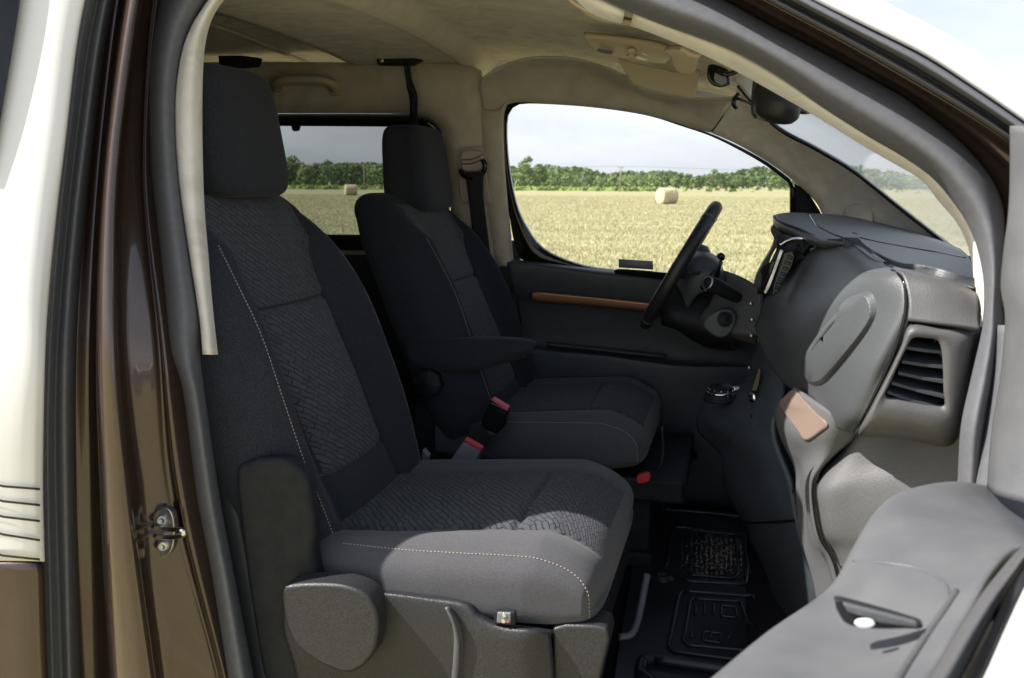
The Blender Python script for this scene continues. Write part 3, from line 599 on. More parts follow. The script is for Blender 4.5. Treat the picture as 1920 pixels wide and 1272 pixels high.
plate('rear_lower_trim', [(100,476),(400,478),(700,478),(852,476),(866,520),(885,640),(860,760),(100,760)], f_(1.435), .02, 'plastic_dark', VAN, rnd=False, bev=.004)
# cantrail above the side window, curving into the headliner, with joint to windscreen pillar
skin('far_roof_rail_trim', [
  cv([(903,150),(920,138),(960,118),(1010,108),(1080,112),(1150,134),(1200,166),(1260,180),(1320,186),(1376,184)], f_(1.36)),
  cv([(900,165),(930,150),(970,136),(1020,128),(1090,130),(1150,150),(1200,172),(1250,188),(1310,197),(1366,200)], f_(1.41)),
  cv([(902,186),(935,172),(975,160),(1040,157),(1110,160),(1170,172),(1220,187),(1270,204),(1310,218),(1350,230)], f_(1.435)),
  cv([(905,208),(930,207),(950,194),(980,189),(1060,194),(1130,200),(1200,210),(1260,226),(1300,239),(1333,247)], f_(1.445)),
  cv([(905,212),(930,211),(953,196),(982,191),(1062,196),(1132,202),(1202,212),(1262,228),(1300,241),(1332,249)], f_(1.50))], 'suede', VAN, n=60, k=6, sol=.004)
fa = skin('far_windscreen_pillar_trim', [
  cv([(1332,249),(1380,270),(1430,298),(1470,325),(1500,350),(1530,380),(1545,410)], f_(1.50)),
  cv([(1334,246),(1382,266),(1432,294),(1473,322),(1504,346),(1536,378),(1552,408)], f_(1.44)),
  cv([(1352,222),(1400,245),(1450,272),(1500,306),(1540,340),(1575,375),(1600,410)], f_(1.41)),
  cv([(1372,190),(1425,222),(1480,258),(1540,302),(1600,350),(1650,395),(1700,440)], f_(1.37)),
  cv([(1384,165),(1455,237),(1530,280),(1600,322),(1680,385),(1740,432),(1785,466)], f_(1.33))], 'suede_light', VAN, n=50, k=7, sol=.004)
# little round cover and black windscreen edge
sp = disc('speaker_cover', P(1608, 408, f_(1.375)), (-.25, -1, .25), .037, .004, 'trim_plastic_beige', fa, prof=[(0, .004), (.9, .004), (1, 0), (1.03, -.01), (0, -.01)], seg=40)
tube('windscreen_edge_band', [P(1384,160,f_(1.325)), P(1455,237,f_(1.325)), P(1530,279,f_(1.325)), P(1600,321,f_(1.325)), P(1680,384,f_(1.325)), P(1740,431,f_(1.325)), P(1790,468,f_(1.325))], .006, 'gloss_black', fa, n=60, seg=8)
tube('pillar_joint', [P(1377,186,f_(1.375)), P(1357,216,f_(1.405)), P(1335,247,f_(1.437))], .0022, 'plastic_grey', fa)
# windscreen: from header down to the dash, across the van, curving back at both sides
Nc = crom([tuple(P(a, b, n_(.14))) for a, b in ((1330,92),(1382,122),(1460,166),(1530,206),(1625,264),(1690,302),(1740,338),(1775,372),(1805,415),(1830,480),(1842,560),(1850,640))], 30)
Hc = crom([tuple(P(a, b, f_(1.325))) for a, b in ((1372,140),(1384,160),(1418,200),(1455,235),(1530,277),(1600,319),(1640,350),(1680,382),(1740,429),(1785,466),(1840,512),(1890,556))], 30)
V = []
for i in range(30):
    for s_ in np.linspace(0, 1, 21):
        bow = math.sin(math.pi*s_); q = Nc[i]*(1-s_)+Hc[i]*s_; V.append((q[0]+.07*bow*(.3+.7*i/29), q[1], q[2]+.012*bow))
ws = mesh('windscreen', V, grid_faces(30, 21), 'glass_windscreen', VAN)
# far front door glass, black surround, panel
wo_ = [(940,215),(952,196),(985,189),(1070,193),(1150,201),(1220,213),(1280,232),(1333,250),(1390,276),(1440,304),(1475,330),(1488,345),(1493,395),(1495,460),(1490,540),(1440,560),(1300,560),(1130,508),(1040,494),(985,487),(968,455),(955,380),(944,290)]
wi_ = [(952,232),(960,205),(985,193),(1070,196),(1150,204),(1220,216),(1280,235),(1333,253),(1388,280),(1436,308),(1470,334),(1481,345),(1482,395),(1483,450),(1480,525),(1430,538),(1300,520),(1150,505),(1085,494),(1020,465),(985,418),(967,370),(955,300)]
fdw = fplate('front_side_window', wo_, wi_, 1.508, 'gloss_black', VAN, sol=.02, soff=1)
A = crom(wi_, 90, closed=True)
mesh('clear_pane', [tuple(P(a, b, f_(1.515))) for a, b in A], [tuple(range(90))], 'glass_clear', fdw, smooth=False)
qa = P(1015, 222, f_(1.515)); qb = P(1175, 325, f_(1.515))
glass('glass_clear_streaked', (.93, .95, .95), haze=.035, hazecol=(.85, .87, .92))
bpy.data.objects['clear_pane'].data.materials[0] = MAT['glass_clear_streaked']
plate('quarter_window_divider', [(1481,342),(1487,342),(1488,400),(1487,450),(1481,450)], f_(1.50), .02, 'beige_plastic', fdw, rnd=False, bev=.001)
plate('mirror_sail_panel', [(1490,344),(1500,350),(1520,368),(1537,395),(1545,412),(1490,412)], f_(1.49), .02, 'plastic_black', VAN, rnd=False)
fd = skin('driver_door_panel', [
  cv([(950,486),(985,489),(1030,493),(1130,505),(1200,512),(1280,521),(1420,540),(1560,560)], f_(1.50)),
  cv([(950,489),(985,492),(1030,497),(1130,510),(1200,517),(1280,527),(1420,548),(1560,570)], f_(1.44)),
  cv([(952,505),(988,508),(1030,512),(1130,523),(1200,531),(1280,542),(1420,562),(1560,585)], f_(1.425)),
  cv([(958,545),(994,548),(1030,550),(1130,560),(1200,568),(1280,580),(1420,600),(1560,620)], f_(1.43)),
  cv([(962,570),(1000,572),(1030,574),(1130,586),(1200,594),(1280,604),(1420,624),(1560,640)], f_(1.46)),
  cv([(968,640),(1004,645),(1030,648),(1130,655),(1200,664),(1280,675),(1420,684),(1560,690)], f_(1.47)),
  cv([(970,650),(1008,655),(1030,658),(1130,666),(1200,676),(1280,687),(1420,690),(1560,694)], f_(1.40)),
  cv([(975,665),(1012,668),(1030,670),(1130,679),(1200,688),(1280,697),(1420,700),(1560,704)], f_(1.385)),
  cv([(985,760),(1030,765),(1100,775),(1200,790),(1280,800),(1420,810),(1560,820)], f_(1.40)),
  cv([(990,960),(1030,960),(1100,960),(1200,960),(1280,960),(1420,960),(1560,960)], f_(1.42))], 'plastic_dark', VAN, n=60, k=5)
skin('copper_strip', [cv([(998,554),(1002,548),(1100,557),(1200,567),(1290,577)], f_(1.418)), cv([(998,562),(1100,570),(1200,581),(1290,592)], f_(1.424)), cv([(1000,566),(1100,574),(1200,584),(1290,596)], f_(1.45))], 'copper', fd, n=30, k=4)
skin('door_pocket_lip', [cv([(1024,640),(1100,648),(1180,656),(1250,664)], f_(1.41)), cv([(1024,646),(1100,654),(1180,663),(1250,670)], f_(1.395)), cv([(1026,652),(1100,660),(1180,668),(1240,673)], f_(1.41))], 'plastic_dark', fd, n=20, k=4)
tr = plate('sill_tray', [(1150,509),(1165,505),(1280,515),(1300,524),(1240,524),(1160,515)], f_(1.432), .012, 'gloss_black', fd, bev=.002)
plate('door_rear_edge', [(930,502),(962,500),(968,560),(985,700),(990,760),(972,790),(955,760),(945,640)], f_(1.44), .05, 'rubber_black', VAN, rnd=False)
hd = plate('inner_door_handle', [(1316,634),(1326,628),(1345,636),(1352,646),(1330,647),(1318,642)], f_(1.37), .02, 'chrome', fd, bev=.004)
plate('handle_recess', [(1294,612),(1318,616),(1350,628),(1378,650),(1380,658),(1335,655),(1306,642)], f_(1.40), .02, 'plastic_black', fd, bev=.003)
# card lying upright against the clear pane
cdp = plate('parking_card', [(1160,486),(1224,490),(1225,506),(1160,502)], f_(1.47), .0012, 'card', None, rnd=False, bev=0)
tag(cdp, 'small dark grey card standing in the sill against the clear side window', 'card')
# grab handle
gh = [P(522, 168, f_(1.43)), P(524, 156, f_(1.40)), P(542, 151, f_(1.39)), P(575, 150, f_(1.388)), P(604, 151, f_(1.39)), P(622, 158, f_(1.40)), P(627, 168, f_(1.43))]
g = tube('grab_handle', gh, .0165, 'beige_plastic', VAN, n=50, seg=14, flat=.7)
for c in ((522, 164), (627, 164)):
    plate('handle_mount', [(c[0]-10,c[1]-12),(c[0]+8,c[1]-12),(c[0]+9,c[1]+12),(c[0]-9,c[1]+13)], f_(1.425), .03, 'beige_plastic', g, bev=.004)
# belt guide, belt, strap and brackets
bgd = plate('belt_guide_plate', [(862,281),(880,276),(905,277),(909,292),(912,330),(919,375),(914,383),(884,380),(866,378),(860,340),(858,300)], f_(1.428), .012, 'trim_plastic_beige', VAN, bev=.003)
kb = plate('height_adjuster', [(863,290),(872,282),(896,283),(904,290),(906,310),(895,322),(872,322),(864,312)], f_(1.405), .02, 'trim_plastic_beige', bgd, bev=.006)
for i, dy in enumerate((0, 8)):
    tube('adjuster_groove', [P(866, 300+dy, f_(1.402)), P(885, 299+dy, f_(1.400)), P(904, 291+dy, f_(1.402))], .0016, 'plastic_grey', kb)
tube('belt_loop', [P(863, 320, f_(1.40)), P(870, 330, f_(1.39)), P(888, 334, f_(1.388)), P(904, 326, f_(1.388)), P(910, 312, f_(1.39)), P(905, 300, f_(1.395))], .0075, 'gloss_black', bgd, n=40, seg=10)
skin('seat_belt', [cv([(872,324),(878,370),(884,420),(892,500),(905,600),(915,700)], f_(1.385)), cv([(906,322),(906,370),(912,420),(922,500),(935,600),(945,700)], f_(1.375))], 'webbing', VAN, n=40, k=5, smooth_across=False, sol=.002)
br = plate('strap_bracket', [(705,103),(752,104),(790,112),(770,122),(706,122)], f_(1.37), .03, 'plastic_black', VAN, rnd=False, bev=.004)
disc('bracket_bolt', P(716, 114, f_(1.365)), (0, -1, 0), .006, .004, 'steel', br, seg=14)
skin('hanging_strap', [cv([(757,118),(762,160),(768,190),(768,225),(772,250)], f_(1.36)), cv([(768,118),(772,150),(782,180),(782,215),(784,250)], f_(1.35))], 'webbing', VAN, n=30, k=3, smooth_across=False, sol=.002)
tube('strap_tail', [P(760, 122, f_(1.35)), P(766, 160, f_(1.345)), P(778, 176, f_(1.34)), P(774, 192, f_(1.34)), P(776, 212, f_(1.34))], .005, 'webbing', VAN, n=30)
plate('strap_bracket', [(408,104),(450,104),(484,108),(478,124),(450,127),(410,124)], f_(1.36), .03, 'plastic_black', VAN, rnd=False, bev=.004)
# ------------------------------------------------------------------ ceiling fittings
oc = skin('overhead_console', [
  [(1092,70,.78),(1180,76,.72),(1240,88,.66),(1262,104,.62)],
  [(1098,78,.80),(1170,90,.75),(1230,102,.70),(1256,112,.66)],
  [(1112,92,.84),(1160,104,.82),(1210,112,.78),(1250,116,.72)],
  [(1128,100,.88),(1170,110,.86),(1210,117,.83),(1248,120,.76)]], 'beige_plastic', hl, n=30, k=5, sol=.012)
plate('reading_lamp', [(1200,92),(1212,89),(1240,96),(1246,104),(1230,108),(1206,102)], .735, .02, 'lens_clear', hl, bev=.002)
plate('reading_lamp', [(1186,104),(1206,101),(1234,106),(1238,112),(1215,112),(1190,109)], .77, .02, 'lens_clear', hl, bev=.002)
for c in ((1184, 94, .73), (1184, 104, .77)):
    disc('lamp_switch', P(*c), (.1, -.4, -1), .010, .006, 'beige_plastic', hl, seg=20)
plate('console_slot', [(1120,92),(1146,97),(1144,102),(1124,98)], .80, .01, 'plastic_grey', hl, bev=.001)
vis = plate('sun_visor', [(1158,108),(1190,118),(1250,130),(1262,134),(1308,132),(1308,148),(1304,178),(1296,183),(1275,181),(1225,170),(1192,160),(1180,148),(1168,128)], 1.12, .022, 'beige_plastic', hl, bev=.006, n=80)
skin('mirror_pod', [
  [(1244,96,.60),(1256,106,.60),(1262,125,.60),(1276,138,.60),(1296,138,.60),(1306,130,.60)],
  [(1260,92,.55),(1272,104,.55),(1280,116,.55),(1290,124,.55),(1302,124,.55),(1309,116,.55)],
  [(1275,95,.50),(1285,100,.50),(1294,104,.50),(1302,106,.50),(1308,108,.50),(1310,110,.50)]], 'beige_plastic', hl, n=24, k=5, sol=.01)
nv = skin('near_sun_visor', [
  [(1050,-30,.30),(1069,5,.30),(1120,28,.30),(1190,44,.30),(1254,66,.30)],
  [(1060,-30,.33),(1085,14,.33),(1116,37,.33),(1191,52,.33),(1254,76,.33)],
  [(1030,-40,.45),(1060,0,.45),(1110,25,.45),(1185,42,.45),(1254,60,.45)]], 'beige_plastic', hl, n=24, k=4, sol=.006)
hook = tube('coat_hook', [P(1384, 178, 1.05), P(1378, 186, 1.04), P(1376, 196, 1.04), P(1380, 202, 1.05)], .006, 'gloss_black', ws)
tube('wiper_cable', [P(1380, 184, 1.05), P(1395, 190, 1.0), P(1412, 199, .95)], .0035, 'gloss_black', ws)
# interior mirror
mc = P(1452, 192, .60)
skin('rear_view_mirror', [
  [(1418,150,.60),(1410,180,.60),(1409,212,.60),(1416,222,.60)],
  [(1440,148,.57),(1428,175,.56),(1422,212,.56),(1440,230,.57)],
  [(1475,160,.55),(1468,190,.53),(1462,220,.54),(1466,234,.56)],
  [(1500,185,.56),(1498,200,.55),(1494,222,.56),(1482,233,.57)],
  [(1503,190,.60),(1502,205,.60),(1497,222,.60),(1484,233,.60)]], 'leather', ws, n=24, k=6, sol=.02)
plate('mirror_rim', [(1412,152),(1420,148),(1422,200),(1420,222),(1410,216),(1408,190)], .59, .02, 'rubber_black', ws, bev=.003)
tube('mirror_stalk', [P(1492, 205, .58), P(1508, 208, .60), P(1520, 206, .63)], .007, 'gloss_black', ws)
# small clip-on mirror on its own stalk
bm = plate('clip_on_mirror', [(1327,124),(1336,120),(1354,125),(1366,133),(1369,155),(1362,161),(1348,164),(1334,158),(1326,146)], .62, .022, 'gloss_black', None, bev=.006)
tag(bm, 'small black clip-on mirror hung under the roof beside the windscreen', 'mirror')
pf = plate('mirror_face', [(1340,138),(1350,134),(1360,142),(1363,154),(1352,159),(1340,152)], .617, .004, 'grey_plastic_buckle', bm, bev=.001)
tube('stalk', [P(1346, 134, .612), P(1358, 139, .60), P(1372, 138, .60), P(1384, 133, .60)], .0048, 'gloss_black', bm)
# ------------------------------------------------------------------ seats
def smooth01(t): t = np.clip(t, 0, 1); return t*t*(3-2*t)
BZ = np.array([.26, .33, .50, .70, .80, .89, .93]); BX = np.array([-.625, -.645, -.722, -.802, -.848, -.888, -.905])
HZ_ = np.array([.26, .36, .46, .60, .68, .76, .82, .86, .89, .912, .925]); HW = np.array([.225, .250, .264, .266, .262, .252, .232, .208, .178, .12, .06])
def bx(z): return np.interp(z, BZ, BX)
_HZs = np.linspace(.26, .925, 60); _HWs = crom(np.c_[HZ_, HW], 200)
def hw(z): return np.interp(z, _HWs[:, 0], _HWs[:, 1])
TB = .165
def backrest_surface(nz=150, nl=220):
    V = np.zeros((nz, nl, 3)); UV = np.zeros((nz, nl, 2)); REG = np.zeros((nz, nl), int)
    zs = .26+(.925-.26)*np.sin(np.linspace(0, 1, nz)*math.pi/2)**.9; zs = np.linspace(.26, .885, nz-24).tolist()+(.885+.04*np.sin(np.linspace(0, math.pi/2, 25)[1:])).tolist(); zs = np.array(zs[:nz])
    th = np.linspace(0, 2*math.pi, nl, endpoint=False)
    arc = 0
    for i, z in enumerate(zs):
        w = hw(z); cap = math.sqrt(max(0.0, 1-((z-.86)/.0655)**2)) if z > .86 else 1.0
        w = w if z < .86 else hw(.86)*(.45+.55*cap**.6)
        T = TB*(.30+.70*cap); cx = bx(z)-TB/2
        c, s = np.cos(th), np.sin(th)
        y = w*np.sign(c)*np.abs(c)**.62; x = T/2*np.sign(s)*np.abs(s)**.55
        front = s > 0
        wi = np.interp(z, [.26, .45, .70, .80, .85, .90], [.130, .133, .140, .155, .168, .17])
        a = np.abs(y)
        rc = max(wi+.035, w-.042); bol = .080*np.exp(-((a-rc)/.042)**2)*np.interp(z, [.26, .34, .45, .60, .72, .80, .87, .90], [.30, .52, .80, 1, .95, .75, .30, 0])
        grv = -.010*np.exp(-((a-wi)/.0075)**2)*np.interp(z, [.84, .88], [1, 0])
        dome = .008*(1-(np.clip(a/wi, 0, 1))**2)
        gz = -.008*math.exp(-((z-.700)/.006)**2)-.006*math.exp(-((z-.415)/.006)**2)
        lum = .016*math.exp(-((z-.52)/.13)**2)
        f = front*(np.abs(s)**.3)
        x = x+f*(bol+grv+dome+(a < wi)*(gz)+lum*np.clip(1-(a/wi)**4, 0, 1))
        V[i] = np.c_[cx+x, y, np.full(nl, z)]
        if i: arc += math.hypot(zs[i]-zs[i-1], float(bx(zs[i])-bx(zs[i-1])))
        UV[i] = np.c_[y, np.full(nl, arc)]
        REG[i] = np.where(front & (a < wi) & (z > .415) & (z < .90), np.where(z > .700, 2, 1), 0)
    return V, UV, REG
def cushion_surface(nx=150, nl=200):
    V = np.zeros((nx, nl, 3)); UV = np.zeros((nx, nl, 2)); REG = np.zeros((nx, nl), int)
    us = np.r_[np.linspace(-.70, -.30, nx-60), -.30+.118*np.sin(np.linspace(0, math.pi/2, 61)[1:])]
    th = np.linspace(0, 2*math.pi, nl, endpoint=False)
    for i, x0 in enumerate(us):
        w = np.interp(x0, [-.70, -.6, -.45, -.30, -.2, -.18], [.235, .250, .262, .266, .258, .25])
        nose = math.sqrt(max(0, 1-((x0+.30)/.1185)**2)) if x0 > -.30 else 1
        top = np.interp(x0, [-.70, -.55, -.4, -.28, -.2], [.335, .345, .362, .375, .368]); bot = .235+.0*x0
        zc = (top*.45+bot*.55); hu = (top-zc)*nose**.75; hd = (zc-bot)*nose**.45
        c, s = np.cos(th), np.sin(th)
        y = w*np.sign(c)*np.abs(c)**(.38+.30*(1-nose)); z = np.where(s > 0, zc+hu*np.abs(s)**.55, zc-hd*np.abs(s)**.45)
        a = np.abs(y); wi = .160; f = (s > 0)*np.abs(s)**.25*nose
        z = z+f*(.020*np.exp(-((a-.215)/.035)**2)*np.interp(x0, [-.7, -.55, -.3], [1, 1, .5])-.007*np.exp(-((a-wi)/.0075)**2)+.006*(1-np.clip(a/wi, 0, 1)**2)-(a < wi)*.008*math.exp(-((x0+.335)/.006)**2))
        xx = x0-.02*(np.abs(c)**6)*(1-nose)
        V[i] = np.c_[xx, y, z]; UV[i] = np.c_[y, np.full(nl, x0)+.25*(1-nose)]
        REG[i] = np.where((s > 0) & (a < wi) & (x0 < -.196), 1, 0)
    return V, UV, REG
def split_surface(V, UV, REG, names, mats, parent, cap0=False, cap1=True):
    n0, n1 = REG.shape; out = []
    F = [[] for _ in names]
    for i in range(n0-1):
        for j in range(n1):
            j2 = (j+1) % n1; r = REG[i, j] if REG[i, j] == REG[i, j2] == REG[i+1, j] == REG[i+1, j2] else 0
            F[r].append((i*n1+j, i*n1+j2, (i+1)*n1+j2, (i+1)*n1+j))
    if cap1: F[0].append(tuple(range((n0-1)*n1, n0*n1)))
    if cap0: F[0].append(tuple(range(n1))[::-1])
    VV = V.reshape(-1, 3); U = UV.reshape(-1, 2)
    for k, nm in enumerate(names):
        used = sorted({i for f in F[k] for i in f}); mp = {a: b for b, a in enumerate(used)}
        o = mesh(nm, VV[used], [tuple(mp[i] for i in f) for f in F[k]], mats[k], parent, uv=U[used]); out.append(o)
    return out
def headrest_mesh(parent, dx=0, dy=0):
    V = []; nu, nv = 48, 64
    for i in range(nu+1):
        ph = -math.pi/2+math.pi*i/nu
        for j in range(nv):
            th = 2*math.pi*j/nv
            def pw(v, e): return math.copysign(abs(v)**e, v)
            cz, sz = math.cos(ph), math.sin(ph)
            zz = .116*pw(sz, .40); rr = abs(cz)**.32
            wv = .132-.010*((zz+.12)/.24)*1.3
            x = .058*rr*pw(math.cos(th), .42)*(1-.12*(zz/.12)); y = wv*rr*pw(math.sin(th), .36)
            if x > 0: x += .006*math.cos(y*10)
            g = math.exp(-((x-.022)/.004)**2)*(abs(y) > .09); y *= (1-.03*g)
            V.append((-.925+dx+x-.10*zz, dy+y, 1.008+zz))
    F = [(i*nv+j, i*nv+(j+1) % nv, (i+1)*nv+(j+1) % nv, (i+1)*nv+j) for i in range(nu) for j in range(nv)]
    return mesh('headrest', V, F, 'fabric', parent)
def mk_base(name, dx, dy):
    mb = MB(); mb.box((-.47+dx, dy, .09), (.40, .36, .18)); mb.box((-.47+dx, dy-.19, .02), (.42, .03, .04)); mb.box((-.47+dx, dy+.19, .02), (.42, .03, .04)); mb.box((-.42+dx, dy, .205), (.46, .44, .06))
    return mb.build(name, 'plastic_black', VAN, bev=.01)
SY = .34
seat = mk_base('front_passenger_seat', 0, SY)
Vb, Ub, Rb = backrest_surface(); Vc, Uc, Rc = cushion_surface()
def crease(V, ax, amp):
    """slack in the cloth: small soft dents and puckers"""
    p = V.reshape(-1, 3); d = np.zeros(len(p)); r_ = np.random.default_rng(3)
    for k in range(26):
        f = r_.normal(0, 1, 3); f *= r_.uniform(14, 60)/np.linalg.norm(f); d += np.sin(p @ f+r_.uniform(0, 6.28))*14/np.linalg.norm(f)*.35
    p[:, ax] += amp*d; return V
Vb = crease(Vb, 0, .0013); Vc = crease(Vc, 2, .0012)
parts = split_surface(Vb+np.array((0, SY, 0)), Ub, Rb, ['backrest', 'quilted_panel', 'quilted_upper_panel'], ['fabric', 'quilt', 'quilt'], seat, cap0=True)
parts += split_surface(Vc+np.array((0, SY, 0)), Uc, Rc, ['cushion', 'quilted_cushion_panel'], ['fabric_sunlit', 'quilt'], seat, cap0=True)
hr = headrest_mesh(seat, 0, SY); parts.append(hr)
posts = []
for s in (-.07, .07): parts.append(tube('headrest_post', [(-.905, SY+s, .86), (-.915, SY+s, .93)], .006, 'steel', seat, smooth_path=False))
def bp(z, fy, nx=.0):      # point on the backrest side seam
    w = float(hw(z)); return Vector((float(bx(z))-.135*.02+nx, fy*(w*.965), z))
for sgn in (-1, 1):
    pts = []
    for z in (.29, .34, .40, .48, .58, .68, .76, .82):
        ii = int(np.argmin(np.abs(Vb[:, 0, 2]-z))); row = Vb[ii]; cand = np.where(row[:, 1]*sgn > .10)[0]; k_ = cand[np.argmax(row[cand, 0])]; cand = [c_ for c_ in cand if abs(row[c_, 1]) > abs(row[k_, 1])+.008 and row[c_, 0] > row[k_, 0]-.04]; k_ = min(cand, key=lambda c_: abs(row[c_, 0]-(row[k_, 0]-.005))) if cand else k_; q = row[k_]; pts.append(Vector((q[0]+.0012, q[1]+SY+sgn*.0010, q[2])))
    parts.append(stitches('seam_stitching', pts, .0062, .0040, .00085, 'thread', seat))
    if sgn > 0: continue
    pts = [(x, SY+sgn*y, z) for x, y, z in ((-.61, .2400, .352), (-.5, .2545, .362), (-.40, .2615, .372), (-.31, .2630, .378), (-.25, .2595, .366), (-.215, .2560, .345), (-.198, .253, .31), (-.192, .252, .262))]
    bvc = BVHTree.FromPolygons([tuple(v) for v in (Vc+np.array((0, SY, 0))).reshape(-1, 3)], grid_faces(Vc.shape[0], Vc.shape[1], cv=True))
    q_ = []
    for p_ in crom(pts, 40):
        h_ = bvc.find_nearest(Vector(p_)); n1 = h_[1] if h_[1].y < 0 else -h_[1]; q_.append(h_[0]+n1*.0007)
    pts = q_
    parts.append(stitches('cushion_stitching', pts, .0062, .0040, .0009, 'thread', seat))
# driver's seat: the same pieces copied, moved across and slightly forward
DX, DY = .085, .78
dseat = seat.copy(); COL.objects.link(dseat); dseat.name = 'driver_seat'; dseat.location = (DX, DY, 0); dseat.matrix_parent_inverse = Matrix.Translation(-VAN_BASE)
dcopies = []
for o in parts:
    c = o.copy(); dcopies.append(c); COL.objects.link(c); c.parent = dseat; c.location = (0, 0, 0)
    if 'cushion' in o.name: c.location = (-.10, 0, .010)
    elif 'piping' not in o.name: c.location = (0, 0, -.030)
    if 'headrest' == o.name: c.location = (0, 0, -.075+.0); c.scale = (1, 1, .94); c.location.z = -.032+1.008*.06-.018
# near seat: plastic side cover, hinge cover, lever, switch
sc = skin('seat_side_cover', [
  [(560,1092,.085),(620,1098,.085),(700,1104,.085),(790,1112,.085),(880,1128,.082),(905,1150,.080),(940,1168,.078),(1000,1176,.078),(1040,1182,.085)],
  [(540,1096,.070),(610,1102,.068),(700,1108,.066),(790,1118,.066),(870,1132,.064),(895,1156,.060),(935,1174,.058),(1000,1182,.058),(1034,1190,.075)],
  [(535,1110,.062),(600,1116,.060),(700,1122,.058),(780,1130,.058),(860,1150,.058),(890,1180,.054),(930,1192,.052),(990,1196,.052),(1034,1204,.072)],
  [(530,1180,.060),(600,1180,.058),(700,1185,.057),(780,1190,.057),(850,1200,.057),(885,1210,.054),(925,1216,.052),(985,1220,.052),(1036,1225,.072)],
  [(560,1300,.062),(600,1300,.060),(700,1300,.058),(780,1300,.058),(850,1300,.058),(885,1300,.055),(925,1300,.053),(985,1300,.054),(1040,1300,.072)],
  [(560,1500,.064),(600,1500,.062),(700,1500,.060),(780,1500,.060),(850,1500,.060),(885,1500,.058),(925,1500,.056),(985,1500,.056),(1040,1500,.072)]], 'plastic_seat_trim', seat, n=60, k=5)
plate('front_cover_block', [(1035,1178),(1060,1172),(1120,1174),(1140,1180),(1143,1200),(1120,1300),(1090,1450),(1035,1450)], .080, .06, 'plastic_seat_trim', seat, bev=.006, rnd=False)
hk = plate('recliner_cover', [(528,1110),(545,1098),(600,1095),(650,1100),(690,1120),(708,1160),(705,1210),(690,1240),(668,1258),(645,1262),(600,1245),(560,1215),(535,1170)], .020, .05, 'plastic_seat_trim', seat, bev=.009, segs=4)
plate('hinge_cover', [(440,890),(458,868),(490,860),(530,862),(560,880),(576,910),(584,960),(588,1000),(586,1040),(595,1095),(600,1200),(560,1280),(500,1290),(470,1150),(450,1000)], .065, .035, 'plastic_black', seat, bev=.012, segs=4)
tube('height_lever', [P(838,1138,.052), P(850,1165,.048), P(856,1200,.048), P(855,1245,.050), P(850,1300,.052)], .0055, 'plastic_grey', seat, n=30, flat=.6)
sw = plate('heating_switch', [(926,1146),(966,1148),(966,1173),(926,1171)], .0555, .01, 'plastic_black', seat, rnd=False, bev=.002)
plate('rocker', [(932,1149),(958,1150),(957,1170),(931,1169)], .0530, .006, 'grey_plastic_buckle', sw, rnd=False, bev=.002)
disc('symbol_mark', P(945, 1154, .0525), (0, -1, 0), .0032, .001, 'chrome', sw, seg=12); disc('symbol_mark', P(944, 1165, .0525), (0, -1, 0), .0032, .001, 'chrome', sw, seg=12)
disc('indicator', P(953, 1167, .0525), (0, -1, 0), .0018, .001, 'red_plastic', sw, seg=10)
# driver seat side: armrest, knob, trim
ar = skin('armrest', [
  [(775,636,.90),(850,631,.90),(930,631,.90),(985,634,.90),(1004,640,.90)],
  [(760,642,.86),(850,636,.855),(930,636,.855),(985,639,.855),(1006,643,.87)],
  [(762,660,.84),(850,656,.835),(930,656,.835),(980,656,.84),(1002,652,.86)],
  [(770,683,.84),(830,690,.835),(880,693,.835),(940,680,.84),(985,668,.86)],
  [(775,686,.88),(830,694,.88),(880,697,.88),(940,684,.88),(985,670,.88)]], 'fabric', dseat, n=40, k=6, sol=.02)
disc('recline_knob', P(806, 717, .855), (0, -1, 0), .034, .02, 'plastic_black', dseat, wobble=(8, .05), seg=64, prof=[(0, 0), (1, 0), (1, .018), (.9, .024), (0, .024)])
plate('hinge_cover', [(780,752),(820,752),(850,762),(880,782),(898,796),(890,850),(870,900),(780,900),(775,800)], .90, .06, 'plastic_black', dseat, bev=.01)
tube('height_bar', [P(1241,800,1.0), P(1243,850,1.0), P(1235,880,.98), P(1215,893,.95)], .004, 'rubber_black', dseat)
plate('release_tab', [(1195,893),(1216,889),(1217,903),(1196,907)], .86, .02, 'red_plastic', dseat, bev=.003)
for o in [c for c in VAN.children_recursive if c.parent is dseat and c not in dcopies]:
    o.location = (-DX, -DY, 0)
    for q in o.children: pass
# buckles
bk = plate('belt_buckle', [(919,752),(953,768),(946,800),(930,815),(905,805),(900,790)], .80, .03, 'gloss_black', VAN, rnd=False, bev=.005)
plate('press_button', [(920,750),(924,747),(953,765),(951,771)], .798, .02, 'red_plastic_pale', bk, rnd=False, bev=.001)
plate('buckle_stem', [(880,796),(898,790),(912,808),(925,818),(905,842),(875,830)], .82, .02, 'rubber_black', bk, rnd=False, bev=.003)
b2 = plate('belt_buckle', [(868,828),(902,845),(896,858),(880,900),(830,900),(845,862)], .66, .03, 'grey_plastic_buckle', VAN, rnd=False, bev=.004)
plate('press_button', [(869,826),(872,823),(903,841),(901,847)], .658, .02, 'red_plastic', b2, rnd=False, bev=.001)
plate('belt_anchor', [(792,843),(803,856),(800,870),(790,862)], .63, .02, 'grey_plastic_buckle', VAN, rnd=False, bev=.002)
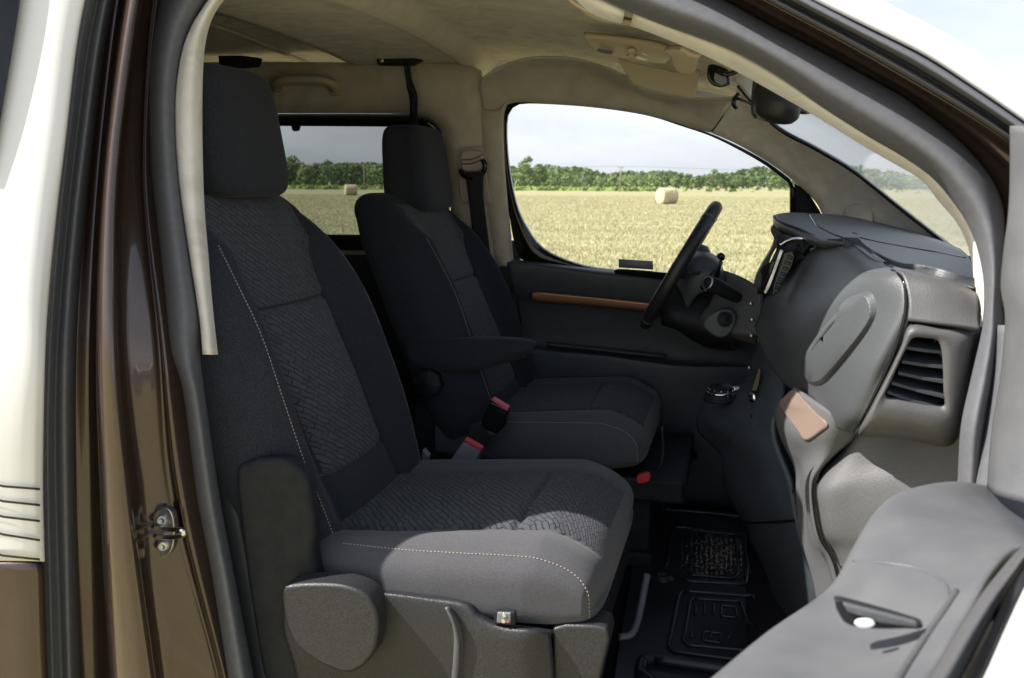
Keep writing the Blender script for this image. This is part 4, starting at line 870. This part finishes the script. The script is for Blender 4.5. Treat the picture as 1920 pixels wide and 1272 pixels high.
# ------------------------------------------------------------------ steering wheel and column
wc = P(1276, 499, 1.12); ang = math.atan2(math.hypot(0, 1), 1)
axis_up = (P(1345, 384, 1.12)-P(1206, 615, 1.12)).normalized()      # in-plane direction seen in the photo
R_ = (P(1345, 390, 1.12)-P(1208, 610, 1.12)).length/2-.006
yv = Vector((0, 1, 0)); axis_up = (axis_up-yv*axis_up.dot(yv)).normalized(); nrm = yv.cross(axis_up)
if nrm.x > 0: nrm = -nrm                                # towards the driver
pts = [wc+axis_up*R_*math.cos(t)+yv*R_*math.sin(t) for t in np.linspace(0, 2*math.pi, 97)]
V, F = tube('', pts, .0165, None, raw=True, seg=16, smooth_path=False, flatdir=tuple(nrm), caps=False)
sw_ = mesh('steering_wheel', V, F, 'leather', VAN)
for t in (.62, 2.55, -.62, -2.55):
    a = wc+axis_up*R_*math.cos(t)+yv*R_*math.sin(t); tg = (-axis_up*math.sin(t)+yv*math.cos(t))
    tube('rim_seam', [a-tg*.0025, a+tg*.0025], .0176, 'plastic_grey', sw_, smooth_path=False, seg=16)
disc('hub', wc-nrm*.045, nrm, .075, 0, 'plastic_dark', sw_, prof=[(0, 0), (.9, 0), (1, .012), (.95, .032), (.6, .042), (0, .045)])
for v in (yv, -yv, -axis_up):
    tube('spoke', [wc-nrm*.03+v*.05, wc-nrm*.022+v*.10, wc-nrm*.006+v*(R_-.004)], .014, 'plastic_dark', sw_, flat=.5, flatdir=tuple(nrm))
# paddle, column shroud, instrument hood, stalks
col = skin('column_shroud', [
  [(1228,548,1.06),(1262,540,1.05),(1300,540,1.04),(1345,552,1.04),(1385,570,1.04)],
  [(1238,590,1.03),(1262,600,1.00),(1300,612,1.00),(1340,628,1.00),(1372,640,1.0)],
  [(1240,610,1.10),(1270,620,1.10),(1300,640,1.10),(1335,652,1.10),(1370,655,1.1)]], 'plastic_black', VAN, n=20, k=5, sol=.01)
hood = skin('instrument_hood', [
  [(1248,520,1.30),(1262,492,1.30),(1284,474,1.30),(1310,468,1.30),(1340,478,1.30),(1352,492,1.30)],
  [(1262,520,1.10),(1272,494,1.06),(1292,478,1.04),(1318,474,1.04),(1345,486,1.04),(1356,505,1.04)],
  [(1280,560,1.00),(1290,530,.98),(1305,510,.97),(1330,506,.97),(1350,515,.97),(1362,530,.98)],
  [(1290,580,1.00),(1300,560,.98),(1320,548,.97),(1340,548,.97),(1356,552,.97),(1368,560,.98)]], 'plastic_dark', VAN, n=24, k=6, sol=.02)
for i in range(7):
    x = 1288+i*3.6; tube('speaker_slot', [P(x, 516, .965), P(x+5, 509, .965)], .0014, 'rubber_black', hood, smooth_path=False, seg=6)
skin('dash_lower_bezel', [
  [(1350,505,1.02),(1380,515,.98),(1410,530,.93),(1425,545,.90)],
  [(1335,560,.98),(1365,575,.93),(1400,600,.88),(1425,620,.85)],
  [(1312,592,1.0),(1340,608,.94),(1376,622,.88),(1420,632,.85)],
  [(1305,606,1.04),(1335,628,.98),(1372,634,.92),(1420,650,.90)]], 'plastic_grey', VAN, n=20, k=6, sol=.02)
plate('ignition_surround', [(1318,610),(1330,592),(1352,580),(1372,582),(1381,596),(1376,618),(1362,632),(1345,634),(1328,624)], .88, .03, 'plastic_dark', VAN, bev=.006)
disc('start_button', P(1360, 599, .876), (-.5, -1, .1), .017, .006, 'plastic_black', VAN, prof=[(0, 0), (1, 0), (1, .006), (.85, .007), (.8, .003), (0, .003)])
stk = tube('wiper_stalk', [P(1392, 563, .95), P(1370, 552, .90), P(1345, 538, .86), P(1330, 531, .845), P(1326, 530, .84)], .015, 'plastic_black', VAN, n=30, seg=16, radii=[.011, .013, .015, .017, .0165])
disc('stalk_end_ring', P(1327, 530.5, .838), P(1327, 530.5, .838)-P(1345, 538, .86), .0155, .003, 'steel', stk, prof=[(.8, 0), (1, 0), (1, .002), (.8, .002)], seg=30)
tube('gear_paddle', [P(1352, 493, .98), P(1345, 510, .96), P(1330, 530, .95), P(1318, 545, .95)], .005, 'gloss_black', sw_, flat=2.2)
tube('indicator_stalk', [P(1330, 495, 1.28), P(1342, 488, 1.22), P(1352, 482, 1.18)], .010, 'gloss_black', VAN, radii=[.006, .009, .011])
disc('stalk_socket', P(1389, 563, .97), (-.6, -1, .2), .034, .01, 'plastic_black', VAN, prof=[(0, 0), (1, 0), (1, .01), (.85, .013), (.8, .004), (0, .004)])
# ------------------------------------------------------------------ dashboard
dash = skin('dashboard', [
  [(1594,452,0.600),(1552,458,.66),(1515,475,.70),(1485,500,.75),(1462,528,.78),(1436,560,.82),(1424,590,.84),(1415,612,.85)],
  [(1630,475,0.420),(1590,482,.47),(1555,500,.52),(1520,530,.58),(1490,560,.62),(1462,600,.66),(1445,635,.70),(1432,665,.72)],
  [(1663,499,0.260),(1622,508,.27),(1585,530,.31),(1550,560,.36),(1518,600,.42),(1490,640,.48),(1474,680,.54),(1464,712,.60)],
  [(1680,505,0.200),(1652,520,.20),(1620,550,.22),(1590,590,.25),(1558,640,.29),(1530,690,.34),(1512,720,.40),(1496,738,.47)],
  [(1692,508,0.178),(1688,540,.162),(1676,590,.155),(1650,640,.158),(1622,690,.168),(1598,740,.19),(1580,775,.22),(1562,797,.28)],
  [(1704,518,.170),(1707,560,.148),(1702,601,.142),(1684,652,.145),(1664,700,.152),(1641,748,.160),(1620,790,.18),(1604,815,.23)]], 'dash_grain', VAN, n=60, k=8, sol=.02)
edge_ = [(1415,612,.85),(1424,590,.84),(1436,560,.82),(1462,528,.78),(1485,500,.75),(1515,475,.70),(1552,458,.66),(1594,452,.60),(1630,475,.42),(1663,499,.26),(1680,505,.20),(1692,508,.178),(1704,518,.170)]
skin('dash_shoulder', [[(a, b, c+.004) for a, b, c in edge_], [(a+(0 if a < 1560 else 8), b-12, c+.32) for a, b, c in edge_]], 'dash_grain', dash, n=60, k=3, smooth_across=False, sol=.004)
dtop = skin('dash_top_pad', [
  [(1449,404,.95),(1473,399,.98),(1516,400,1.10),(1603,408,1.30),(1732,440,1.33),(1800,466,1.2)],
  [(1458,416,.84),(1490,416,.84),(1540,425,.85),(1620,438,.90),(1740,465,.80),(1815,480,.60)],
  [(1500,432,.74),(1530,440,.72),(1570,448,.68),(1640,470,.60),(1750,492,.45),(1825,505,.35)],
  [(1540,456,.63),(1570,455,.59),(1594,456,.565),(1650,488,.33),(1740,513,.215),(1825,536,.185)],
  [(1545,466,.64),(1575,466,.60),(1598,468,.575),(1662,506,.29),(1745,524,.215),(1832,547,.185)]], 'dash_grain', VAN, n=50, k=7, sol=.015)
skin('dash_hood_lip', [
  [(1449,404,.95),(1458,416,.84),(1500,432,.74),(1542,454,.66),(1548,462,.66)],
  [(1450,418,.95),(1462,426,.86),(1500,440,.77),(1535,458,.70),(1543,466,.68)],
  [(1449,424,1.0),(1458,436,.96),(1480,445,.90),(1510,455,.85),(1530,462,.8)]], 'plastic_black', VAN, n=24, k=5, sol=.004)
tube('dash_joint', [on(dtop, x_, y_, .0) for x_, y_ in ((1518,403),(1524,412),(1532,424),(1542,430),(1570,443),(1592,451),(1612,463),(1636,478),(1664,496))], .0028, 'gloss_black', dtop, n=40)
tube('dash_joint', [on(dtop, x_, y_, .0) for x_, y_ in ((1612,446),(1650,455),(1700,464),(1760,474),(1810,484))], .0018, 'gloss_black', dtop, n=30)
plate('sun_sensor', [(1586,438),(1602,436),(1612,440),(1600,442)], .86, .006, 'gloss_black', dtop, rnd=False, bev=.001)
plate('back_binnacle', [(1449,424),(1462,430),(1470,442),(1462,455),(1448,478),(1440,500),(1430,520),(1440,560),(1425,590),(1410,560),(1418,520),(1430,495),(1445,470),(1452,450),(1446,436)], .92, .06, 'plastic_dark', VAN, bev=.008)
# centre screen unit
cs_ = skin('centre_screen_unit', [
  [(1462,456,.72),(1480,448,.72),(1505,446,.72),(1522,454,.70),(1510,470,.70)],
  [(1452,476,.74),(1470,462,.72),(1492,458,.71),(1508,466,.70),(1504,480,.69)],
  [(1440,500,.76),(1452,490,.74),(1470,484,.72),(1486,484,.71),(1494,490,.70)],
  [(1428,530,.80),(1434,522,.79),(1446,520,.78),(1458,520,.77),(1466,522,.76)],
  [(1420,552,.82),(1424,552,.82),(1430,552,.82),(1436,554,.82),(1440,556,.82)]], 'plastic_black', VAN, n=20, k=6, sol=.02)
tube('screen_trim_ring', [P(1462,460,.71), P(1480,450,.71), P(1505,448,.71), P(1521,456,.69)], .003, 'chrome', cs_, n=24)
plate('screen_glass', [(1458,470),(1462,472),(1452,500),(1438,535),(1432,545),(1430,538),(1444,500)], .700, .004, 'screen', cs_, rnd=False, bev=0)
plate('silver_bezel', [(1463,468),(1469,470),(1458,500),(1444,538),(1436,552),(1432,549),(1446,515),(1455,490)], .695, .006, 'steel', cs_, rnd=False, bev=.001)
av = plate('centre_vent', [(1470,474),(1486,470),(1492,480),(1486,500),(1470,528),(1456,552),(1446,556),(1450,535),(1460,505)], .690, .01, 'gloss_black', cs_, rnd=False, bev=.003)
for i in range(7):
    t = i/6; x = 1481-t*25; y = 482+t*62
    mb = MB(); a = P(x-5, y, .686); b = P(x+5, y+3, .686); tube('vent_slat', [a, b], .0035, 'plastic_dark', cs_, smooth_path=False, seg=8)
# row of chrome-topped switches below the screen
for (x, y) in ((1411, 570), (1413, 600), (1412, 630), (1408, 690), (1412, 712), (1416, 700)):
    disc('toggle_switch', P(x, y, .84), (-.8, -.6, .1), .0048, .006, 'steel', dash, seg=14, prof=[(0, 0), (1, 0), (1, .006), (.6, .009), (0, .009)])
# glovebox pad handle
gl = raised('upper_glovebox_handle', dash, [(1585,562),(1611,549),(1637,545),(1648,575),(1641,601),(1603,653),(1551,713),(1529,726),(1512,717),(1501,704),(1503,678),(1542,618),(1581,575)], .020, (.62, .88), (-.45, -.89, .1), 'dash_grain', dash)
tube('handle_bright_edge', [on(dash,1580,572,.006), on(dash,1558,604,.006), on(dash,1530,646,.006), on(dash,1504,682,.006)], .0020, 'plastic_grey', gl)
disc('lock_button', on(dash, 1546, 634, .016), (-.8, -.5, .2), .006, .004, 'chrome', gl, seg=14)
# outer end block with side vent
tube('panel_joint', [on(dash, x_, y_, .001) for x_, y_ in ((1672,506),(1690,520),(1698,545),(1697,590),(1681,648),(1661,697),(1638,746),(1617,788),(1603,810))], .0026, 'gloss_black', dash, n=60)
eb = skin('dash_end_block', [
  [(1676,500,.215),(1745,514,.20),(1800,530,.19),(1830,545,.185)],
  [(1692,515,.17),(1750,528,.155),(1800,542,.15),(1833,560,.15)],
  [(1704,560,.145),(1755,575,.135),(1800,588,.130),(1836,600,.130)],
  [(1702,601,.135),(1750,606,.125),(1800,611,.120),(1838,616,.120)]], 'plastic_grey', VAN, n=24, k=6, sol=.01)
vo = [(1707,606),(1770,610),(1836,616),(1832,660),(1822,720),(1808,790),(1792,828),(1765,838),(1700,824),(1640,820),(1609,815),(1632,765),(1665,700),(1688,650)]
vi = [(1712,634),(1735,634),(1757,638),(1765,655),(1768,690),(1769,730),(1770,764),(1745,764),(1715,759),(1685,752),(1658,746),(1668,720),(1685,682),(1698,655)]
def vring(name, outer, inner, y0, y1, m, parent, n=84, k=5):
    A = crom(outer, n, closed=True); B = crom(inner, n, closed=True); V = []
    for t in np.linspace(0, 1, k):
        for i in range(n):
            yy = y0+(y1-y0)*min(1, t*2)**.6; V.append(tuple(P(A[i][0]*(1-t)+B[i][0]*t, A[i][1]*(1-t)+B[i][1]*t, yy)))
    for i in range(n): q = P(B[i][0], B[i][1], y1); V.append((q.x+.012, q.y+.05, q.z))
    F = [(r*n+i, (r+1)*n+i, (r+1)*n+(i+1) % n, r*n+(i+1) % n) for r in range(k) for i in range(n)]
    return mesh(name, V, F, m, parent, sol=.004)
ev = vring('side_vent_housing', vo, vi, .150, .118, 'plastic_grey', VAN)
plate('vent_back', [(1690,620),(1790,625),(1790,780),(1640,770),(1650,700)], .17, .01, 'gloss_black', ev, rnd=False, bev=0)
for a, b in (((1700,650),(1764,658)), ((1692,676),(1768,686)), ((1684,697),(1769,714)), ((1672,716),(1770,742)), ((1664,733),(1762,766))):
    m_ = ((a[0]+b[0])/2, (a[1]+b[1])/2+1); V = []
    for q, dy in ((a, 0), (m_, 0), (b, 0)):
        p = P(q[0], q[1], .128); V += [tuple(p), (p.x+.006, p.y+.030, p.z+.006), (p.x+.006, p.y+.030, p.z+.002), (p.x, p.y, p.z-.004)]
    mesh('vent_slat', V, [(0,1,5,4),(4,5,9,8),(1,2,6,5),(5,6,10,9),(2,3,7,6),(6,7,11,10),(3,0,4,7),(7,4,8,11)], 'plastic_dark', ev, smooth=False)
plate('end_block_body', [(1715,570),(1825,590),(1826,660),(1812,740),(1790,815),(1760,826),(1700,812),(1625,805),(1660,720),(1700,640)], .185, .3, 'plastic_black', VAN, rnd=False, bev=0)
# lower dash: copper patch, console cheek, glovebox lid, kick panel
cheek = skin('console_cheek', [
  [(1490,726,.42),(1462,752,.45),(1451,776,.48),(1462,820,.47),(1489,880,.45),(1492,940,.44),(1502,1010,.42),(1525,1095,.40),(1540,1180,.38)],
  [(1530,755,.33),(1500,790,.36),(1485,815,.38),(1490,850,.40),(1500,885,.41),(1503,940,.41),(1513,1010,.40),(1535,1090,.38),(1552,1180,.36)],
  [(1572,782,.26),(1548,815,.29),(1530,840,.32),(1514,870,.35),(1508,895,.36),(1512,950,.36),(1525,1010,.36),(1550,1070,.35),(1570,1180,.34)],
  [(1605,800,.27),(1594,822,.28),(1560,852,.30),(1535,880,.31),(1522,905,.32),(1523,950,.33),(1535,1010,.33),(1562,1060,.33),(1590,1180,.32)],
  [(1612,806,.30),(1598,826,.31),(1565,856,.33),(1540,884,.34),(1528,908,.35),(1529,950,.36),(1540,1008,.36),(1566,1056,.36),(1594,1180,.35)]], 'dash_lower', VAN, n=60, k=7, sol=.012)
raised('copper_patch', cheek, [(1492,731),(1512,752),(1535,776),(1556,796),(1545,808),(1515,827),(1500,810),(1482,786),(1464,757),(1474,744)], .004, (.93, .98), (-.5, -.85, .2), 'copper_pale', cheek, bev=.0015)
kp = skin('glovebox_lid', [
  [(1608,802,.34),(1572,855,.345),(1542,885,.345),(1528,915,.345),(1531,960,.345),(1541,1010,.345),(1567,1055,.345),(1600,1200,.34)],
  [(1614,800,.29),(1590,858,.29),(1562,890,.29),(1546,920,.285),(1548,960,.285),(1558,1005,.285),(1582,1050,.285),(1610,1200,.28)],
  [(1690,790,.27),(1660,860,.265),(1630,900,.26),(1615,930,.26),(1612,970,.26),(1620,1010,.26),(1645,1055,.26),(1660,1200,.26)],
  [(1750,790,.235),(1735,870,.23),(1715,910,.23),(1705,940,.23),(1700,980,.23),(1705,1020,.23),(1725,1060,.23),(1740,1200,.23)],
  [(1830,780,.20),(1810,880,.195),(1805,920,.19),(1802,950,.19),(1802,980,.19),(1805,1020,.19),(1810,1060,.19),(1810,1200,.19)]], 'dash_lower', VAN, n=50, k=7, sol=.01)
plate('dash_core', [(1545,780),(1800,790),(1800,1150),(1580,1150),(1545,1000),(1535,900)], .42, .06, 'carpet', VAN, rnd=False, bev=0)
tube('panel_joint', [on(kp, x_, y_, .001) for x_, y_ in ((1540,892),(1533,912),(1535,952),(1546,1006),(1572,1052),(1590,1080))], .0030, 'gloss_black', kp, n=60)
skin('footwell_front', [[(1500,1000,.7),(1530,1100,.6),(1545,1280,.5)], [(1600,1000,.5),(1620,1100,.45),(1640,1280,.42)]], 'carpet', VAN, n=10, k=3, smooth_across=False, sol=.01)
# ------------------------------------------------------------------ centre console leg with gear selector
con = skin('centre_console', [
  [(1420,640,.86),(1404,690,.88),(1385,722,.90),(1345,736,.95),(1318,762,.97),(1306,790,.97),(1312,815,.96),(1338,838,.94),(1353,858,.92),(1354,890,.92),(1364,930,.90),(1390,975,.87),(1410,1020,.84),(1440,1090,.80),(1452,1160,.78)],
  [(1430,660,.76),(1420,700,.77),(1410,735,.78),(1380,752,.82),(1350,775,.84),(1335,796,.84),(1345,815,.83),(1362,840,.81),(1368,862,.80),(1372,900,.79),(1384,940,.77),(1408,980,.75),(1428,1020,.73),(1458,1090,.70),(1475,1160,.68)],
  [(1450,680,.68),(1440,715,.66),(1432,745,.64),(1410,780,.64),(1400,800,.63),(1400,825,.62),(1410,850,.61),(1420,875,.60),(1430,905,.59),(1440,940,.58),(1455,980,.57),(1468,1020,.56),(1490,1085,.54),(1510,1160,.52)],
  [(1470,720,.60),(1465,740,.58),(1455,770,.56),(1448,795,.55),(1450,820,.54),(1460,850,.53),(1470,875,.52),(1480,900,.51),(1486,930,.50),(1490,960,.49),(1495,985,.48),(1505,1030,.47),(1522,1090,.46),(1540,1160,.45)]], 'plastic_dark', VAN, n=70, k=7, sol=.01)
tube('console_joint', [P(1390,983,.865), P(1410,981,.745), P(1455,979,.565), P(1494,976,.485)], .003, 'gloss_black', con, n=20)
tube('console_crease', [P(1408,778,.64), P(1440,850,.585), P(1470,905,.55), P(1492,925,.49)], .003, 'plastic_black', con, n=20)
gs = disc('gear_selector', P(1352, 746, .86), (-.1, -.15, 1), .036, .02, 'plastic_black', VAN, seg=40, prof=[(0, 0), (1.1, 0), (1.05, .006), (.82, .008), (.78, .022), (.70, .026), (0, .026)])
disc('selector_ring', P(1352, 741, .86)+Vector((0, 0, .008)), (-.1, -.15, 1), .0305, .02, 'chrome', gs, seg=40, prof=[(.95, 0), (1.04, 0), (1.04, .005), (.95, .005)])
for a in range(12):
    t = a*math.pi/6; c = P(1352, 746, .86)+Vector((.0290*math.cos(t), .0290*math.sin(t), .015)); box('grip_rib', c, (.003, .003, .014), 'steel', gs, R=Matrix.Rotation(t, 3, 'Z'), bev=.001)
plate('mode_button', [(1375,728),(1392,726),(1396,734),(1380,738)], .88, .02, 'steel', con, rnd=False, bev=.002)
plate('side_button_strip', [(1404,745),(1422,690),(1428,692),(1424,722),(1412,752)], .70, .01, 'gloss_black', con, rnd=False, bev=.002)
disc('console_knob', P(1414, 746, .69), (-.7, -.7, .1), .010, .008, 'chrome', con, seg=20)
# ------------------------------------------------------------------ footwell: floor, pedals side, rubber mat
shellbox('toe_board', (.20, .95, .04), (.5, 1.1, .05), 'carpet', R=Matrix.Rotation(-.35, 3, 'Y'))
box('floor_cross_rail', P(1290, 893, ('z', .06)), (.42, .03, .02), 'plastic_dark', VAN)
c = P(1298, 853, 1.33); rg = disc('floor_screw', c, (-.3, -1, .3), .018, .006, 'rubber_black', VAN, prof=[(0, 0), (1, 0), (1, .004), (.8, .006), (.7, .001), (0, .001)])
zt = .012
def fz(px, py, z=zt): q = P(px, py, ('z', z)); return q
matt = None
def mat_slab():
    pts = [(1200,955),(1230,951),(1330,958),(1400,965),(1460,1000),(1520,1090),(1560,1180),(1640,1300),(1640,1500),(1120,1500),(1150,1272),(1165,1180),(1185,1060)]
    p = [fz(a, b, .010) for a, b in pts]; A = crom([tuple(q) for q in p], 80, closed=True); k = len(A)
    V = [tuple(a) for a in A]+[(a[0], a[1], .001) for a in A]
    F = [tuple(range(k)), tuple(range(2*k-1, k-1, -1))]+[(i, i+k, (i+1) % k+k, (i+1) % k) for i in range(k)]
    o = fixn(mesh('floor_mat', V, F, 'mat_rubber', None, bev=.003)); tag(o, 'black ribbed rubber floor mat dusted with dry soil in the footwell', 'floor mat'); return o
matt = mat_slab()
def ridge(pts, r=.0035, h=.6, closed=True, name='mat_ridge', z=.012, m='mat_rubber'):
    p = [tuple(fz(a, b, z)) for a, b in pts]
    if closed: p = p+[p[0]]
    # keep corners crisp: sample the straight sides
    q = []
    for i in range(len(p)-1):
        for t in np.linspace(0, 1, 8, endpoint=False): q.append(tuple(np.array(p[i])*(1-t)+np.array(p[i+1])*t))
    q.append(p[-1]); return tube(name, q, r, m, matt, smooth_path=False, seg=8)
ridge([(1253,1212),(1262,1222),(1400,1240),(1500,1250),(1520,1180),(1480,1170),(1425,1160),(1412,1118),(1280,1108),(1272,1118)], .005)
ridge([(1281,1202),(1290,1210),(1380,1218),(1440,1222),(1420,1180),(1400,1165),(1388,1128),(1300,1122),(1293,1130)], .004)
ridge([(1316,1200),(1350,1206),(1352,1188),(1320,1184)], .003); ridge([(1353,1135),(1378,1138),(1382,1158),(1352,1155)], .003)
for x in (1303, 1320, 1337): ridge([(x, 1132), (x+1, 1152)], .003, closed=False)
for x in (1296, 1333, 1368): ridge([(x, 1184), (x-1, 1196)], .003, closed=False)
ridge([(1248,1065),(1262,1073),(1290,1090),(1398,1096),(1402,1060),(1390,1004),(1290,990),(1264,988),(1258,1010)], .005)
ridge([(1282,1064),(1297,1078),(1376,1085),(1384,1075),(1378,1003),(1298,994)], .0035)
for i in range(14):
    x = 1276+i*9.2; ridge([(x+3, 1000), (x+1+i*.2, 1068)], .0020, closed=False, name='mat_rib')
ridge([(1205,1240),(1225,1235),(1400,1262),(1480,1275),(1490,1300),(1250,1300),(1200,1262)], .012, z=.018)
ridge([(1220,953),(1330,962),(1395,970)], .006, closed=False, z=.014)
disc('fixing_eyelet', fz(1243, 1084), (0, 0, 1), .026, .006, 'mat_rubber', matt, prof=[(0, .002), (.35, .002), (.4, .008), (.7, .008), (.72, .003), (.95, .003), (1, 0)])
for i in range(420):
    pass
mb = MB()
for i in range(700):
    x = random.gauss(1345, 34); y = random.gauss(1040, 22)
    if not (1272 < x < 1410 and 985 < y < 1092): continue
    if random.random() < .6: x = 1279+9.2*round((x-1279)/9.2)+random.gauss(0, .8)
    q = fz(x, y, .0125); s = random.uniform(.0006, .0022); mb.add([q+Vector((-s, -s*1.6, .0015)), q+Vector((s, -s, .0015)), q+Vector((s*.8, s*2.0, .002)), q+Vector((-s, s, .0015))], [(0, 1, 2, 3)])
d = mesh('dry_soil', mb.V, mb.F, 'dust', matt, smooth=False); d['kind'] = 'stuff'
tube('seat_rail_handle', [P(1214,1078,.30), P(1190,1180,.22), P(1160,1195,.20)], .006, 'plastic_dark', VAN)
# ------------------------------------------------------------------ open front door (nearest thing, lower right)
od = skin('passenger_door', [
  cv([(1250,1400),(1330,1276),(1440,1188),(1540,1112),(1600,1034),(1640,968),(1690,928),(1780,910),(1860,922),(1930,950)], -.30),
  cv([(1240,1400),(1322,1272),(1436,1182),(1535,1108),(1592,1030),(1632,962),(1688,920),(1780,903),(1862,914),(1935,942)], -.33),
  cv([(1270,1420),(1350,1290),(1465,1200),(1560,1130),(1625,1050),(1665,985),(1710,945),(1785,925),(1860,935),(1935,965)], -.36),
  cv([(1400,1450),(1470,1340),(1560,1260),(1640,1180),(1700,1110),(1740,1050),(1770,1010),(1820,990),(1870,995),(1935,1010)], -.40),
  cv([(1560,1500),(1620,1400),(1690,1320),(1750,1230),(1800,1150),(1830,1100),(1850,1070),(1875,1050),(1900,1040),(1940,1040)], -.44)], 'door_plastic', VAN, n=50, k=7, sol=.02, off=1) if 0 else None
dp = [(1330,1276,-.52),(1440,1186,-.44),(1555,1104,-.35),(1600,1030,-.30),(1640,965,-.25),(1690,925,-.20),(1780,905,-.14),(1860,915,-.10),(1930,945,-.08)]
def dcurve(du, dv, dy): return [(a+du, b+dv, c+dy) for a, b, c in dp]
od = skin('passenger_door', [
  dcurve(-6, 22, .06), dcurve(-2, 4, .02), dcurve(0, 0, 0),
  [(1345,1290,-.55),(1460,1205,-.47),(1575,1125,-.385),(1630,1050,-.34),(1670,990,-.29),(1715,955,-.245),(1790,935,-.19),(1862,945,-.15),(1932,975,-.13)],
  [(1440,1380,-.66),(1540,1300,-.57),(1640,1215,-.49),(1705,1140,-.44),(1750,1075,-.39),(1790,1030,-.345),(1840,1000,-.30),(1885,995,-.27),(1940,1010,-.24)],
  [(1560,1480,-.76),(1650,1380,-.67),(1735,1280,-.58),(1790,1190,-.52),(1830,1120,-.47),(1855,1075,-.43),(1880,1045,-.40),(1905,1030,-.37),(1945,1030,-.33)]], 'door_plastic', VAN, n=60, k=8, sol=.004)
tube('panel_crease', [on(od, x_, y_, .0) for x_, y_ in ((1600,1052),(1655,1056),(1720,1066),(1762,1086),(1778,1112),(1768,1150))], .0016, 'door_plastic', od, n=50)
tube('highlight_ridge', [on(od, x_, y_, .0) for x_, y_ in ((1793,1110),(1770,1146),(1738,1192),(1700,1250),(1670,1300))], .0032, 'plastic_grey', od, n=50)  # raised bead standing in for a streak of highlight on the panel
# belt edge of the door: pale streak, black wedge and outer glass run
skin('door_belt_rail', [
  [(1560,1480,-.76),(1650,1380,-.67),(1735,1280,-.58),(1790,1190,-.52),(1835,1120,-.47),(1870,1075,-.43),(1900,1040,-.40),(1945,1000,-.36)],
  [(1590,1480,-.79),(1675,1380,-.70),(1760,1280,-.61),(1815,1190,-.55),(1860,1120,-.50),(1895,1075,-.46),(1925,1035,-.43),(1965,1000,-.39)],
  [(1640,1480,-.77),(1720,1380,-.68),(1795,1280,-.59),(1845,1190,-.53),(1885,1120,-.48),(1915,1075,-.44),(1945,1035,-.41),(1985,1000,-.37)]], 'plastic_grey', od, n=30, k=5, sol=.006)
skin('window_seal', [
  [(1640,1480,-.76),(1720,1380,-.67),(1797,1280,-.58),(1850,1180,-.52),(1895,1095,-.47),(1940,1030,-.42)],
  [(1700,1480,-.79),(1775,1380,-.70),(1840,1280,-.61),(1885,1180,-.55),(1925,1095,-.50),(1965,1030,-.45)]], 'gloss_black', od, n=30, k=4, smooth_across=False, sol=.01)
skin('door_outer_skin', [
  [(1700,1480,-.80),(1775,1380,-.71),(1840,1280,-.62),(1885,1180,-.56),(1925,1095,-.51),(1965,1030,-.46)],
  [(1800,1520,-.84),(1880,1420,-.75),(1940,1320,-.66),(1990,1200,-.60),(2020,1100,-.55),(2060,1030,-.5)]], 'paint_white', od, n=30, k=4, smooth_across=False, sol=.01)
lk = plate('lock_recess', [(1567,1134),(1580,1128),(1720,1168),(1726,1180),(1700,1180),(1640,1180),(1590,1172),(1572,1150)], -.50, .01, 'rubber_black', od, bev=.003)
plate('lock_plate', [(1580,1132),(1720,1168),(1724,1180),(1650,1170),(1590,1150)], -.505, .006, 'door_plastic', lk, rnd=False, bev=.002)
plate('lock_button', [(1603,1170),(1609,1165),(1622,1163),(1635,1165),(1641,1171),(1634,1177),(1621,1179),(1609,1177)], -.512, .004, 'paint_white', lk, bev=.001)
# door front upright beside the seal
skin('door_sail_panel', [
  [(1893,240,-.02),(1893,330,-.03),(1890,400,-.04),(1880,480,-.05),(1876,540,-.06),(1884,600,-.07),(1876,700,-.08),(1860,800,-.09),(1850,915,-.11)],
  [(1900,236,-.06),(1901,330,-.07),(1898,400,-.08),(1892,480,-.09),(1892,540,-.10),(1898,600,-.11),(1892,700,-.12),(1880,800,-.13),(1872,930,-.15)],
  [(1960,240,-.10),(1960,330,-.11),(1960,400,-.12),(1960,480,-.13),(1960,540,-.14),(1960,600,-.15),(1958,700,-.16),(1955,800,-.17),(1950,950,-.19)],
  [(2060,240,-.12),(2060,330,-.13),(2060,400,-.14),(2060,480,-.15),(2060,540,-.16),(2060,600,-.17),(2060,700,-.18),(2060,800,-.19),(2060,970,-.21)]], 'door_plastic', od, n=50, k=6, sol=.006)
skin('hinge_pillar_cover', [
  [(1845,610,.12),(1842,700,.11),(1825,800,.10),(1800,900,.09),(1790,1000,.08)],
  [(1884,610,.02),(1880,700,.01),(1868,800,.0),(1850,900,-.01),(1840,1000,-.02)]], 'rubber', VAN, n=24, k=4, smooth_across=False)
